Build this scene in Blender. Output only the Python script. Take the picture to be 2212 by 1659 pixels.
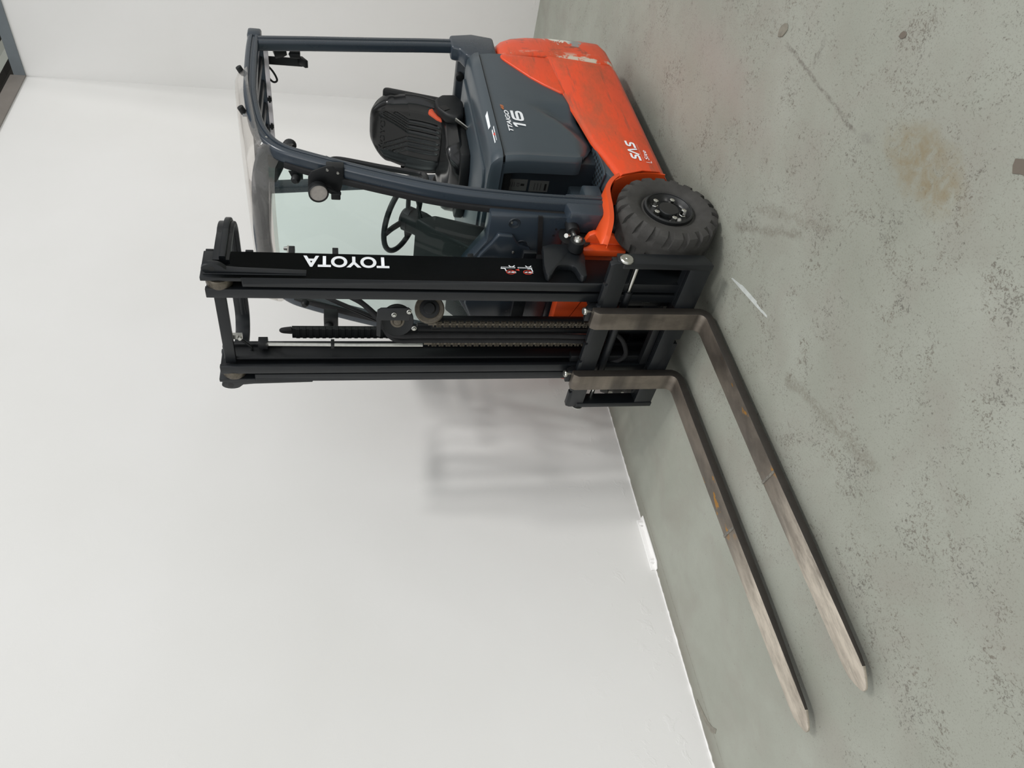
import bpy, bmesh, math, random
from mathutils import Vector, Matrix
random.seed(7)
R = math.radians
PI = math.pi
scene = bpy.context.scene
for o in list(bpy.data.objects):
    bpy.data.objects.remove(o, do_unlink=True)
COL = scene.collection

# ------------------------------------------------------------------ camera
# forklift frame: origin on the floor under the front axle, X forward, Y to the truck's left, Z up
CAM = Vector((2.6257, 2.4042, 1.6368))
yaw, pit, rol = R(229.5011), R(12.3921), R(-0.7103)
F = Vector((math.cos(yaw)*math.cos(pit), math.sin(yaw)*math.cos(pit), -math.sin(pit)))
Rt = Vector((math.sin(yaw), -math.cos(yaw), 0.0))
Up = Rt.cross(F)
R2 = Rt*math.cos(rol) + Up*math.sin(rol)
U2 = Up*math.cos(rol) - Rt*math.sin(rol)
cd = bpy.data.cameras.new('camera')
cam = bpy.data.objects.new('camera', cd)
COL.objects.link(cam)
m3 = Matrix((-U2, R2, -F)).transposed()          # the phone was held upright, the picture is stored on its side
cam.matrix_world = Matrix.Translation(CAM) @ m3.to_4x4()
cd.sensor_fit = 'HORIZONTAL'
cd.sensor_width = 36.0
cd.lens = 1654.74/2212*36.0
cd.clip_start = 0.05
scene.camera = cam

# ------------------------------------------------------------------ light
w = bpy.data.worlds.new('hall')
scene.world = w
w.use_nodes = True
w.node_tree.nodes['Background'].inputs[0].default_value = (0.96, 0.98, 1.0, 1)
w.node_tree.nodes['Background'].inputs[1].default_value = 0.86

def area(name, loc, size, power, target, col=(1, .98, .955)):
    l = bpy.data.lights.new(name, 'AREA')
    l.shape = 'RECTANGLE'
    l.size, l.size_y = size
    l.energy = power
    l.color = col
    o = bpy.data.objects.new(name, l)
    COL.objects.link(o)
    o.location = loc
    o.rotation_euler = (Vector(target)-Vector(loc)).to_track_quat('-Z', 'Y').to_euler()
    return o

# soft dome (the world) and unseen suns added to shape the wall shadows
def add_sun(name, d, strength, angle):
    l = bpy.data.lights.new(name, 'SUN')
    l.energy = strength
    l.angle = R(angle)
    l.color = (1, .985, .965)
    o = bpy.data.objects.new(name, l)
    COL.objects.link(o)
    o.location = Vector((0, 2, 6))
    o.rotation_euler = Vector(d).to_track_quat('-Z', 'Y').to_euler()
add_sun('added_sun', (.20, -1, -1.09), .46, 3.2)
add_sun('added_sun', (.08, -1, -1.09), .30, 3.2)
add_sun('added_sun', (-.05, -1, -1.09), .40, 3.2)
add_sun('added_sun', (-1, -.12, -.85), .42, 30.0)  # wide soft sun added to brighten the rear wall
# a few tube lamps under the roof
area('ceiling_lamp', (-2.6, 3.4, 6.2), (.2, 2.4), 14, (-2.6, 2.4, 0))
area('ceiling_lamp', (3.0, 4.4, 6.2), (.2, 2.4), 14, (2.6, 2.8, 0))
area('ceiling_lamp', (0.4, 4.4, 6.2), (.2, 2.4), 14, (.4, 2.8, 0))

scene.view_settings.view_transform = 'Standard'
scene.view_settings.look = 'None'
scene.view_settings.exposure = 0.07
scene.view_settings.gamma = 1.0
scene.view_settings.use_curve_mapping = False

# ------------------------------------------------------------------ materials
def lin(c):
    return tuple(((v/255.)/12.92 if v/255. <= .04045 else (((v/255.)+.055)/1.055)**2.4) for v in c)

class NT:
    def __init__(s, m):
        s.nt = m.node_tree
        s.n = s.nt.nodes
        s.l = s.nt.links
    def add(s, t, **k):
        n = s.n.new(t)
        for a, b in k.items():
            setattr(n, a, b)
        return n
    def link(s, a, b):
        s.l.new(a, b)
    def coord(s):
        return s.add('ShaderNodeTexCoord').outputs['Object']
    def noise(s, scale, detail=4, rough=.55, vec=None, dist=0, stretch=None):
        n = s.add('ShaderNodeTexNoise')
        n.inputs['Scale'].default_value = scale
        n.inputs['Detail'].default_value = detail
        n.inputs['Roughness'].default_value = rough
        n.inputs['Distortion'].default_value = dist
        v = vec if vec is not None else s.coord()
        if stretch:
            mp = s.add('ShaderNodeMapping')
            mp.inputs['Scale'].default_value = stretch
            s.link(v, mp.inputs['Vector'])
            v = mp.outputs[0]
        s.link(v, n.inputs['Vector'])
        return n.outputs['Fac']
    def ramp(s, fac, a, b, c0=0, c1=1):
        n = s.add('ShaderNodeMapRange')
        n.inputs[1].default_value = a
        n.inputs[2].default_value = b
        n.inputs[3].default_value = c0
        n.inputs[4].default_value = c1
        n.clamp = True
        s.link(fac, n.inputs[0])
        return n.outputs[0]
    def math(s, op, a, b=None):
        n = s.add('ShaderNodeMath', operation=op)
        for i, v in enumerate((a, b)):
            if v is None:
                continue
            if isinstance(v, (int, float)):
                n.inputs[i].default_value = v
            else:
                s.link(v, n.inputs[i])
        return n.outputs[0]
    def mix(s, fac, a, b):
        n = s.add('ShaderNodeMix', data_type='RGBA')
        for i, v in ((0, fac), (6, a), (7, b)):
            if isinstance(v, (int, float)):
                n.inputs[i].default_value = v
            elif isinstance(v, tuple):
                n.inputs[i].default_value = (*v[:3], 1)
            else:
                s.link(v, n.inputs[i])
        return n.outputs[2]
    def bump(s, h, strength=.2, dist=.01):
        n = s.add('ShaderNodeBump')
        n.inputs['Strength'].default_value = strength
        n.inputs['Distance'].default_value = dist
        s.link(h, n.inputs['Height'])
        return n.outputs[0]

M = {}
def mat(name, rgb, rough=.5, metal=0., spec=.5, coat=0., vary=.0, vscale=6., bump=0., bscale=80.):
    m = bpy.data.materials.new(name)
    m.use_nodes = True
    t = NT(m)
    b = t.n['Principled BSDF']
    c = lin(rgb)
    b.inputs['Base Color'].default_value = (*c, 1)
    b.inputs['Roughness'].default_value = rough
    b.inputs['Metallic'].default_value = metal
    b.inputs['Specular IOR Level'].default_value = spec
    b.inputs['Coat Weight'].default_value = coat
    if vary:
        f = t.ramp(t.noise(vscale, 6, .6), .3, .7)
        t.link(t.mix(f, tuple(v*(1-vary) for v in c), tuple(min(1, v*(1+vary)) for v in c)), b.inputs['Base Color'])
        t.link(t.ramp(f, 0, 1, min(1, rough*1.12), rough*.9), b.inputs['Roughness'])
    if bump:
        t.link(t.bump(t.noise(bscale, 3), bump, .002), b.inputs['Normal'])
    M[name] = m
    return m

mat('grey_paint', (59, 69, 76), .32, spec=.5, vary=.05, vscale=3, bump=.05, bscale=300)
mat('frame_paint', (47, 56, 65), .26, spec=.55, vary=.06, vscale=5)
mat('dark_panel', (38, 45, 51), .34, vary=.05)
mat('orange_plain', (224, 82, 34), .33, vary=.05, vscale=4)
mat('black_paint', (22, 25, 28), .38, spec=.4, vary=.12, vscale=9)
mat('black_satin', (19, 21, 23), .46, spec=.4)
mat('black_plastic', (21, 23, 24), .5, spec=.35)
mat('rubber', (34, 34, 35), .72, spec=.25, vary=.1, vscale=14)
mat('tyre_rubber', (66, 65, 63), .78, spec=.22, vary=.16, vscale=16, bump=.25, bscale=120)
mat('rim_black', (28, 29, 30), .33)
mat('seat_vinyl', (20, 21, 22), .22, spec=.55)
mat('emboss', (40, 41, 42), .4)
mat('chrome', (215, 215, 210), .16, metal=1.)
mat('zinc', (196, 196, 190), .3, metal=1., vary=.1, vscale=60)
mat('chain_steel', (100, 94, 84), .45, metal=.75, vary=.2, vscale=90)
mat('belt_red', (205, 82, 48), .55)
mat('decal_white', (238, 241, 244), .45)
mat('decal_orange', (196, 112, 60), .45)
mat('decal_red', (212, 62, 46), .45)
mat('decal_grey', (142, 146, 148), .4)
mat('decal_pink', (226, 152, 130), .5)
mat('plate_silver', (98, 100, 98), .45)
mat('plate_ink', (24, 24, 24), .5)
mat('lens', (176, 170, 164), .18, spec=.6, vary=.12, vscale=55)
mat('liner_grey', (226, 222, 226), .5)
mat('wall_trim', (134, 128, 122), .42, metal=.1, vary=.08)
mat('wall_trim_cool', (112, 119, 123), .42, metal=.1, vary=.08)
mat('roof_dark', (60, 57, 52), .7)
mat('lamp_tube', (190, 192, 180), .5)
mat('white_gloss', (240, 239, 237), .35, bump=.3, bscale=60)
mat('chip_brown', (104, 96, 86), .6)
mat('tape', (120, 116, 104), .3, vary=.2, vscale=40)
mat('strip_pale', (188, 192, 188), .5, vary=.12, vscale=30)

# scuffed orange paint on the side
def scuffed(name, base, wear=False):
    m = bpy.data.materials.new(name)
    m.use_nodes = True
    t = NT(m)
    b = t.n['Principled BSDF']
    c = lin(base)
    dirt = t.ramp(t.noise(3.2, 8, .7, stretch=(1, 1, 2.6)), .46, .72, 0, .85)
    streak = t.ramp(t.noise(11, 5, .65, stretch=(.22, 1, 2.6)), .57, .68, 0, .65)
    col = t.mix(dirt, c, lin((160, 84, 54)))
    col = t.mix(streak, col, lin((120, 72, 52)))
    scr = t.ramp(t.noise(26, 3, .5, stretch=(.10, 1, 1.8)), .715, .735, 0, .7)
    col = t.mix(scr, col, lin((70, 46, 38)))
    if wear:
        sx = t.add('ShaderNodeSeparateXYZ')
        t.link(t.coord(), sx.inputs[0])
        z = sx.outputs[2]
        band = t.math('MULTIPLY', t.ramp(z, .20, .34), t.ramp(z, .70, .60))
        rear = t.ramp(sx.outputs[0], -1.42, -1.56, .55, 1)
        n1 = t.noise(6.5, 10, .72, stretch=(1, 1, 1.4), dist=.9)
        lim = t.ramp(t.math('MULTIPLY', band, rear), 0, 1, .80, .49)
        chip = t.ramp(t.math('SUBTRACT', n1, lim), 0, .012)
        n2 = t.noise(4, 4, .6)
        metal = t.mix(t.ramp(n2, .42, .52), lin((222, 220, 208)), lin((140, 142, 140)))
        col = t.mix(chip, col, metal)
        sl_ = t.math('MULTIPLY', t.ramp(sx.outputs[0], -1.395, -1.345), t.ramp(t.noise(15, 6, .7, stretch=(1, 1, .7)), .50, .56))
        col = t.mix(sl_, col, lin((196, 186, 168)))
        dark = t.ramp(t.noise(21, 5, .6, stretch=(.5, .5, .30)), .60, .68, 0, .75)
        col = t.mix(dark, col, lin((92, 70, 58)))
    t.link(col, b.inputs['Base Color'])
    t.link(t.ramp(dirt, 0, 1, .34, .6), b.inputs['Roughness'])
    M[name] = m
scuffed('orange', (224, 72, 26))
scuffed('orange_worn', (216, 74, 34), True)

# worn fork steel, with reflected light bands painted on the shank
def steel():
    m = bpy.data.materials.new('fork_steel')
    m.use_nodes = True
    t = NT(m)
    b = t.n['Principled BSDF']
    sx = t.add('ShaderNodeSeparateXYZ')
    t.link(t.coord(), sx.inputs[0])
    n1 = t.noise(4.5, 7, .62, stretch=(1, 1.7, 1))
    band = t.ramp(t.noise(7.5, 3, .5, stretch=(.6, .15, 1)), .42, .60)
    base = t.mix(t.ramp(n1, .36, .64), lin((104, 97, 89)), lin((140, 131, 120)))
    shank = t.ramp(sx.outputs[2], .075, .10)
    base = t.mix(t.math('MULTIPLY', t.math('MULTIPLY', band, shank), .75), base, lin((72, 68, 64)))  # dark bands of the shank's reflections, mixed into the base colour
    bright = t.math('MULTIPLY', t.ramp(sx.outputs[0], 1.17, 1.5), t.ramp(t.noise(7, 7, .7, stretch=(.5, 2, 1)), .38, .6, .25, 1))
    col = t.mix(bright, base, lin((214, 204, 190)))
    orust = t.ramp(t.noise(17, 5, .6, stretch=(.5, 1, 1)), .60, .63)
    zone = t.math('MULTIPLY', t.ramp(sx.outputs[0], .6, .75), t.ramp(sx.outputs[0], 1.25, 1.17))
    zone = t.math('MULTIPLY', zone, t.ramp(sx.outputs[2], .035, .05))
    col = t.mix(t.math('MULTIPLY', orust, zone), col, lin((182, 132, 58)))
    t.link(col, b.inputs['Base Color'])
    b.inputs['Metallic'].default_value = .8
    t.link(t.ramp(n1, .3, .7, .36, .5), b.inputs['Roughness'])
    t.link(t.bump(t.noise(60, 4), .12, .003), b.inputs['Normal'])
    M['fork_steel'] = m
steel()
mat('fork_side', (58, 54, 50), .5, metal=.4, vary=.2, vscale=9)
mat('weld', (120, 116, 108), .6, metal=.4, bump=.8, bscale=150, vary=.4, vscale=70)

def clear(name, tint, ior=1.45, rough=.02, gl=1.0, haze=0.):
    m = bpy.data.materials.new(name)
    m.use_nodes = True
    t = NT(m)
    t.n.remove(t.n['Principled BSDF'])
    tr = t.add('ShaderNodeBsdfTransparent')
    tr.inputs[0].default_value = (*tint, 1)
    gs = t.add('ShaderNodeBsdfGlossy')
    gs.inputs['Roughness'].default_value = rough
    gs.inputs[0].default_value = (gl, gl, gl, 1)
    fr = t.add('ShaderNodeLayerWeight')
    fr.inputs[0].default_value = .5
    pw = t.math('MULTIPLY', t.math('POWER', fr.outputs['Facing'], 4.0), ior)
    fc = t.math('ADD', pw, .016)
    mx = t.add('ShaderNodeMixShader')
    t.link(fc, mx.inputs[0])
    t.link(tr.outputs[0], mx.inputs[1])
    t.link(gs.outputs[0], mx.inputs[2])
    out = mx.outputs[0]
    if haze:
        df = t.add('ShaderNodeBsdfDiffuse')
        df.inputs[0].default_value = (.72, .70, .67, 1)
        m2 = t.add('ShaderNodeMixShader')
        m2.inputs[0].default_value = haze
        t.link(out, m2.inputs[1])
        t.link(df.outputs[0], m2.inputs[2])
        out = m2.outputs[0]
    t.link(out, t.n['Material Output'].inputs[0])
    M[name] = m
clear('windscreen_glass', (.79, .915, .89), .30)
clear('clear_acrylic', (.90, .885, .87), .55, .06, 1.0, .10)

# concrete floor
def floor_mat():
    m = bpy.data.materials.new('concrete')
    m.use_nodes = True
    t = NT(m)
    b = t.n['Principled BSDF']
    v = t.coord()
    sx = t.add('ShaderNodeSeparateXYZ')
    t.link(v, sx.inputs[0])
    X, Y = sx.outputs[0], sx.outputs[1]
    big = t.noise(1.3, 6, .6, v)
    col = t.mix(t.ramp(big, .35, .65), lin((141, 143, 132)), lin((154, 156, 146)))
    col = t.mix(t.ramp(t.noise(3.1, 5, .6, v, .6), .48, .7, 0, .5), col, lin((140, 136, 127)))
    near = t.ramp(Y, -.75, .25, .10, 1)
    patch = t.math('MULTIPLY', t.ramp(t.noise(5.0, 8, .74, v, .6), .38, .70), near)
    fine = t.noise(85, 5, .75, v, 1.2)
    thr = t.ramp(patch, 0, 1, .66, .465)
    speck = t.ramp(t.math('SUBTRACT', fine, thr), 0, .045)
    scol = t.mix(t.ramp(t.noise(6, 3, .5, v), .4, .65), lin((104, 97, 87)), lin((90, 87, 81)))
    col = t.mix(t.math('MULTIPLY', speck, .78), col, scol)
    fine2 = t.noise(170, 3, .65, v, .5)
    col = t.mix(t.math('MULTIPLY', t.ramp(fine2, .57, .66, 0, .5), near), col, lin((112, 109, 99)))
    # yellowish oil stain
    def blob(cx, cy, rx, ry, ns, lo, hi):
        mp = t.add('ShaderNodeMapping')
        mp.inputs['Location'].default_value = (-cx/rx, -cy/ry, 0)
        mp.inputs['Scale'].default_value = (1/rx, 1/ry, 0)
        t.link(v, mp.inputs[0])
        ln = t.add('ShaderNodeVectorMath', operation='LENGTH')
        t.link(mp.outputs[0], ln.inputs[0])
        d = t.math('ADD', ln.outputs['Value'], t.math('MULTIPLY', t.math('SUBTRACT', t.noise(ns, 5, .65, v), .5), 1.3))
        return t.ramp(d, hi, lo)
    st = blob(.95, 1.36, .23, .10, 5, .5, 1.1)
    col = t.mix(t.math('MULTIPLY', st, t.ramp(t.noise(22, 6, .7, v, .5), .38, .62, .15, .75)), col, lin((128, 115, 88)))
    st2 = blob(-.45, .95, .55, .12, 4, .3, 1.2)
    col = t.mix(t.math('MULTIPLY', st2, .4), col, lin((152, 143, 136)))
    # old hairline joint with dirt: from (0,1.3) forward along x
    def seg(x0, y0, x1, y1, wd, col, c, amt, ns=14):
        dx, dy = x1-x0, y1-y0
        L = math.hypot(dx, dy)
        ux, uy = dx/L, dy/L
        a = t.math('ADD', t.math('MULTIPLY', t.math('SUBTRACT', X, x0), ux), t.math('MULTIPLY', t.math('SUBTRACT', Y, y0), uy))
        p = t.math('ABSOLUTE', t.math('ADD', t.math('MULTIPLY', t.math('SUBTRACT', X, x0), -uy),
                   t.math('ADD', t.math('MULTIPLY', t.math('SUBTRACT', Y, y0), ux), t.math('MULTIPLY', t.math('SUBTRACT', t.noise(ns, 4, .6, v), .5), wd*3))))
        k = t.math('MULTIPLY', t.ramp(p, wd, wd*.3), t.math('MULTIPLY', t.ramp(a, 0, .04), t.ramp(a, L, L-.04)))
        k = t.math('MULTIPLY', k, t.ramp(t.noise(75, 5, .75, v, 1.0), .44, .53, .12, 1))
        return t.mix(t.math('MULTIPLY', k, amt*.75), col, lin(c))
    col = seg(-.02, 1.262, .60, 1.258, .011, col, (96, 91, 84), .85)
    col = seg(.60, 1.258, .70, 1.29, .022, col, (110, 106, 102), .6)
    col = seg(.21, 1.275, .205, 1.40, .018, col, (108, 106, 99), .75, 30)
    col = seg(.17, .55, .62, .86, .024, col, (102, 95, 85), .65)
    col = seg(.25, .72, .75, .98, .03, col, (110, 103, 92), .5)
    col = seg(.9, .42, 1.5, .62, .03, col, (104, 97, 85), .6)
    col = seg(1.1, 1.7, 1.75, 1.25, .006, col, (106, 101, 92), .8)
    # darker dusty margin along the wall
    edge = t.ramp(t.math('ADD', Y, t.math('MULTIPLY', t.math('SUBTRACT', t.noise(4, 4, .5, v), .5), .05)), -1.07, -1.18)
    col = t.mix(t.math('MULTIPLY', edge, .55), col, lin((112, 108, 97)))
    col = seg(.45, -1.125, 1.9, -1.105, .007, col, (104, 98, 86), .6, 5)
    t.link(col, b.inputs['Base Color'])
    t.link(t.ramp(t.noise(5, 5, .6, v), .3, .7, .42, .62), b.inputs['Roughness'])
    b.inputs['Specular IOR Level'].default_value = .4
    t.link(t.bump(t.noise(40, 6, .6, v), .10, .004), b.inputs['Normal'])
    M['concrete'] = m
floor_mat()

def wall_mat():
    m = bpy.data.materials.new('wall_white')
    m.use_nodes = True
    t = NT(m)
    b = t.n['Principled BSDF']
    v = t.coord()
    sx = t.add('ShaderNodeSeparateXYZ')
    t.link(v, sx.inputs[0])
    col = t.mix(t.ramp(t.noise(.8, 4, .5, v), .3, .7), lin((226, 225, 222)), lin((232, 231, 229)))
    mk = t.math('MULTIPLY', t.ramp(t.noise(38, 3, .6, v, 1.0), .755, .77), t.ramp(sx.outputs[2], 1.0, .1, 0, .5))
    col = t.mix(mk, col, lin((150, 146, 140)))
    t.link(col, b.inputs['Base Color'])
    b.inputs['Roughness'].default_value = .62
    b.inputs['Specular IOR Level'].default_value = .3
    low = t.ramp(sx.outputs[2], .6, .0, .15, 1)
    h = t.math('MULTIPLY', t.ramp(t.noise(11, 4, .6, v, .4), .6, .68), low)
    h = t.math('ADD', h, t.math('MULTIPLY', t.noise(160, 2, .5, v), .15))
    t.link(t.bump(h, .25, .004), b.inputs['Normal'])
    M['wall_white'] = m
wall_mat()

# ------------------------------------------------------------------ mesh builder
class B:
    def __init__(s):
        s.v = []
        s.f = []
    def add(s, vs, fs):
        o = len(s.v)
        s.v += [tuple(p) for p in vs]
        s.f += [tuple(i+o for i in f) for f in fs]
        return s
    def box(s, x0, x1, y0, y1, z0, z1):
        vs = [(x, y, z) for x in (x0, x1) for y in (y0, y1) for z in (z0, z1)]
        return s.add(vs, [(0, 1, 3, 2), (4, 6, 7, 5), (0, 4, 5, 1), (2, 3, 7, 6), (0, 2, 6, 4), (1, 5, 7, 3)])
    def obox(s, c, size, mtx):
        vs = [Vector(c) + mtx @ Vector((x*size[0]/2, y*size[1]/2, z*size[2]/2)) for x in (-1, 1) for y in (-1, 1) for z in (-1, 1)]
        return s.add(vs, [(0, 1, 3, 2), (4, 6, 7, 5), (0, 4, 5, 1), (2, 3, 7, 6), (0, 2, 6, 4), (1, 5, 7, 3)])
    def bar(s, a, b, w, h, up=(0, 0, 1)):
        a, b = Vector(a), Vector(b)
        d = (b-a)
        L = d.length
        d.normalize()
        sd = d.cross(Vector(up)).normalized()
        u = sd.cross(d)
        return s.obox((a+b)/2, (L, w, h), Matrix((d, sd, u)).transposed())
    def prism(s, poly, ax, a, b):
        def P(p, t):
            return {'x': (t, p[0], p[1]), 'y': (p[0], t, p[1]), 'z': (p[0], p[1], t)}[ax]
        n = len(poly)
        vs = [P(p, a) for p in poly]+[P(p, b) for p in poly]
        fs = [tuple(range(n)), tuple(range(2*n-1, n-1, -1))]
        fs += [(i, n+i, n+(i+1) % n, (i+1) % n) for i in range(n)]
        return s.add(vs, fs)
    def frames(s, path, up=None, closed=False):
        P = [Vector(p) for p in path]
        n = len(P)
        T = []
        for i in range(n):
            if closed:
                d = P[(i+1) % n]-P[i-1]
            else:
                d = P[min(i+1, n-1)]-P[max(i-1, 0)]
            T.append(d.normalized())
        out = []
        if up is not None:
            for p, t in zip(P, T):
                sd = t.cross(Vector(up)).normalized()
                out.append((p, sd, sd.cross(t)))
        else:
            u = Vector((0, 0, 1)) if abs(T[0].z) < .9 else Vector((1, 0, 0))
            u = (u-T[0]*u.dot(T[0])).normalized()
            for p, t in zip(P, T):
                u = (u-t*u.dot(t))
                if u.length < 1e-5:
                    u = t.orthogonal()
                u.normalize()
                out.append((p, t.cross(u), u))
        return out
    def sweep(s, path, prof, up=None, closed=False, scale=None):
        fr = s.frames(path, up, closed)
        k = len(prof)
        vs = []
        for i, (p, a, b) in enumerate(fr):
            sc = scale[i] if scale else 1
            vs += [p+a*q[0]*sc+b*q[1]*sc for q in prof]
        n = len(fr)
        fs = []
        for i in range(n if closed else n-1):
            j = (i+1) % n
            fs += [(i*k+q, i*k+(q+1) % k, j*k+(q+1) % k, j*k+q) for q in range(k)]
        if not closed:
            fs += [tuple(range(k-1, -1, -1)), tuple((n-1)*k+q for q in range(k))]
        return s.add(vs, fs)
    def tube(s, path, r, n=12, closed=False):
        return s.sweep(path, [(r*math.cos(2*PI*i/n), r*math.sin(2*PI*i/n)) for i in range(n)], None, closed)
    def cyl(s, a, b, r, n=20, r2=None):
        a, b = Vector(a), Vector(b)
        r2 = r if r2 is None else r2
        d = (b-a).normalized()
        u = d.orthogonal().normalized()
        q = d.cross(u)
        vs = [a+(u*math.cos(2*PI*i/n)+q*math.sin(2*PI*i/n))*r for i in range(n)]
        vs += [b+(u*math.cos(2*PI*i/n)+q*math.sin(2*PI*i/n))*r2 for i in range(n)]
        fs = [tuple(range(n-1, -1, -1)), tuple(range(n, 2*n))]+[(i, (i+1) % n, n+(i+1) % n, n+i) for i in range(n)]
        return s.add(vs, fs)
    def lathe(s, prof, o, d, n=32, closed=False):
        o, d = Vector(o), Vector(d).normalized()
        u = d.orthogonal().normalized()
        q = d.cross(u)
        k = len(prof)
        vs = []
        for i in range(n):
            a = 2*PI*i/n
            e = u*math.cos(a)+q*math.sin(a)
            vs += [o+d*h+e*r for r, h in prof]
        fs = []
        for i in range(n):
            j = (i+1) % n
            fs += [(i*k+t, i*k+(t+1) % k, j*k+(t+1) % k, j*k+t) for t in range(k if closed else k-1)]
        return s.add(vs, fs)
    def grid(s, rows, flip=False):
        n, k = len(rows), len(rows[0])
        vs = [p for r in rows for p in r]
        fs = [(i*k+j, i*k+j+1, (i+1)*k+j+1, (i+1)*k+j) for i in range(n-1) for j in range(k-1)]
        if flip:
            fs = [f[::-1] for f in fs]
        return s.add(vs, fs)
    def build(s, name, m, parent=None, bevel=0, seg=2, smooth=35, loc=None, solid=0, clean=True):
        me = bpy.data.meshes.new(name)
        me.from_pydata(s.v, [], s.f)
        bm = bmesh.new()
        bm.from_mesh(me)
        bmesh.ops.remove_doubles(bm, verts=bm.verts, dist=1e-5)
        bmesh.ops.recalc_face_normals(bm, faces=bm.faces)
        if solid:
            bmesh.ops.solidify(bm, geom=bm.faces[:], thickness=solid)
        if bevel:
            es = [e for e in bm.edges if len(e.link_faces) == 2 and e.calc_face_angle(0) > R(30)]
            bmesh.ops.bevel(bm, geom=es, offset=bevel, segments=seg, profile=.5, affect='EDGES', clamp_overlap=True)
        bm.to_mesh(me)
        bm.free()
        if loc is not None:
            me.transform(Matrix.Translation(-Vector(loc)))
        me.materials.append(M[m])
        if smooth:
            me.shade_smooth()
            me.set_sharp_from_angle(angle=R(smooth))
        o = bpy.data.objects.new(name, me)
        COL.objects.link(o)
        if loc is not None:
            o.location = loc
        if parent:
            o.parent = parent
        return o

def mirror(o, name=None):
    """a mirrored copy of a part on the other side of the truck"""
    me = o.data.copy()
    me.transform(Matrix.Diagonal((1, -1, 1, 1)))
    me.flip_normals()
    c = o.copy()
    c.data = me
    COL.objects.link(c)
    return c

def rr(w, h, r, n=4):
    """rounded rectangle profile"""
    out = []
    for cx, cy, a0 in ((w/2-r, h/2-r, 0), (-w/2+r, h/2-r, 90), (-w/2+r, -h/2+r, 180), (w/2-r, -h/2+r, 270)):
        for i in range(n+1):
            a = R(a0+90*i/n)
            out.append((cx+r*math.cos(a), cy+r*math.sin(a)))
    return out

def flute(w, h, r, g=.014, d=.006, n=4):
    q = rr(w, h, r, n)
    return q[:n+1]+[(g/2, h/2), (g*.3, h/2-d), (-g*.3, h/2-d), (-g/2, h/2)]+q[n+1:]

def arc(cx, cy, r, a0, a1, n):
    return [(cx+r*math.cos(R(a0+(a1-a0)*i/n)), cy+r*math.sin(R(a0+(a1-a0)*i/n))) for i in range(n+1)]

def spline(pts, n=8):
    """Catmull-Rom through points"""
    P = [Vector(p) for p in pts]
    P = [P[0]*2-P[1]]+P+[P[-1]*2-P[-2]]
    out = []
    for i in range(1, len(P)-2):
        for j in range(n):
            t = j/n
            a, b, c, d = P[i-1], P[i], P[i+1], P[i+2]
            out.append(.5*((2*b)+(c-a)*t+(2*a-5*b+4*c-d)*t*t+(3*b-a-3*c+d)*t**3))
    out.append(P[-2])
    return out

def lerp(tab, x):
    """piecewise linear table lookup, ascending x"""
    if x <= tab[0][0]:
        return tab[0][1]
    for (a, va), (b, vb) in zip(tab, tab[1:]):
        if x <= b:
            return va+(vb-va)*(x-a)/(b-a)
    return tab[-1][1]

def text(name, body, m, parent, o, ux, uy, W, H, shear=0, offset=0, depth=.0006):
    """flat lettering fitted into W x H at o with axes ux, uy"""
    cu = bpy.data.curves.new(name, 'FONT')
    cu.body = body
    cu.shear = shear
    cu.offset = offset
    cu.resolution_u = 6
    ob = bpy.data.objects.new(name, cu)
    COL.objects.link(ob)
    dg = bpy.context.evaluated_depsgraph_get()
    me = bpy.data.meshes.new_from_object(ob.evaluated_get(dg))
    bpy.data.objects.remove(ob, do_unlink=True)
    xs = [v.co.x for v in me.vertices]
    ys = [v.co.y for v in me.vertices]
    x0, x1, y0, y1 = min(xs), max(xs), min(ys), max(ys)
    ux, uy, o = Vector(ux).normalized(), Vector(uy).normalized(), Vector(o)
    nz = ux.cross(uy)
    for v in me.vertices:
        v.co = o+ux*((v.co.x-x0)/(x1-x0)*W)+uy*((v.co.y-y0)/(y1-y0)*H)+nz*depth
    me.materials.clear()
    me.materials.append(M[m])
    me.name = name
    r = bpy.data.objects.new(name, me)
    COL.objects.link(r)
    r.parent = parent
    return r

def ribbon(b, pts, wd, o, ux, uy, depth=.0008, closed=False):
    """a flat stroke of width wd through 2D points, mitred"""
    ux, uy, o = Vector(ux).normalized(), Vector(uy).normalized(), Vector(o)
    nz = ux.cross(uy)
    P = [Vector(p) for p in pts]
    n = len(P)
    L, Rr = [], []
    for i in range(n):
        if closed:
            d0, d1 = (P[i]-P[i-1]).normalized(), (P[(i+1) % n]-P[i]).normalized()
        else:
            d0 = (P[i]-P[max(i-1, 0)]).normalized() if i else (P[1]-P[0]).normalized()
            d1 = (P[min(i+1, n-1)]-P[i]).normalized() if i < n-1 else d0
        nn = Vector((-(d0.y+d1.y), d0.x+d1.x)).normalized()
        k = 1/max(.5, nn.dot(Vector((-d1.y, d1.x))))
        L.append(P[i]+nn*wd/2*k)
        Rr.append(P[i]-nn*wd/2*k)
    q = lambda p: o+ux*p.x+uy*p.y+nz*depth
    vs = [q(p) for p in L]+[q(p) for p in Rr]
    fs = [(i, (i+1) % n, n+(i+1) % n, n+i) for i in range(n if closed else n-1)]
    b.add(vs, [f[::-1] for f in fs])

def tag(o, label=None, cat=None, group=None, kind=None):
    for k, v in (('label', label), ('category', cat), ('group', group), ('kind', kind)):
        if v:
            o[k] = v
    return o

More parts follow.
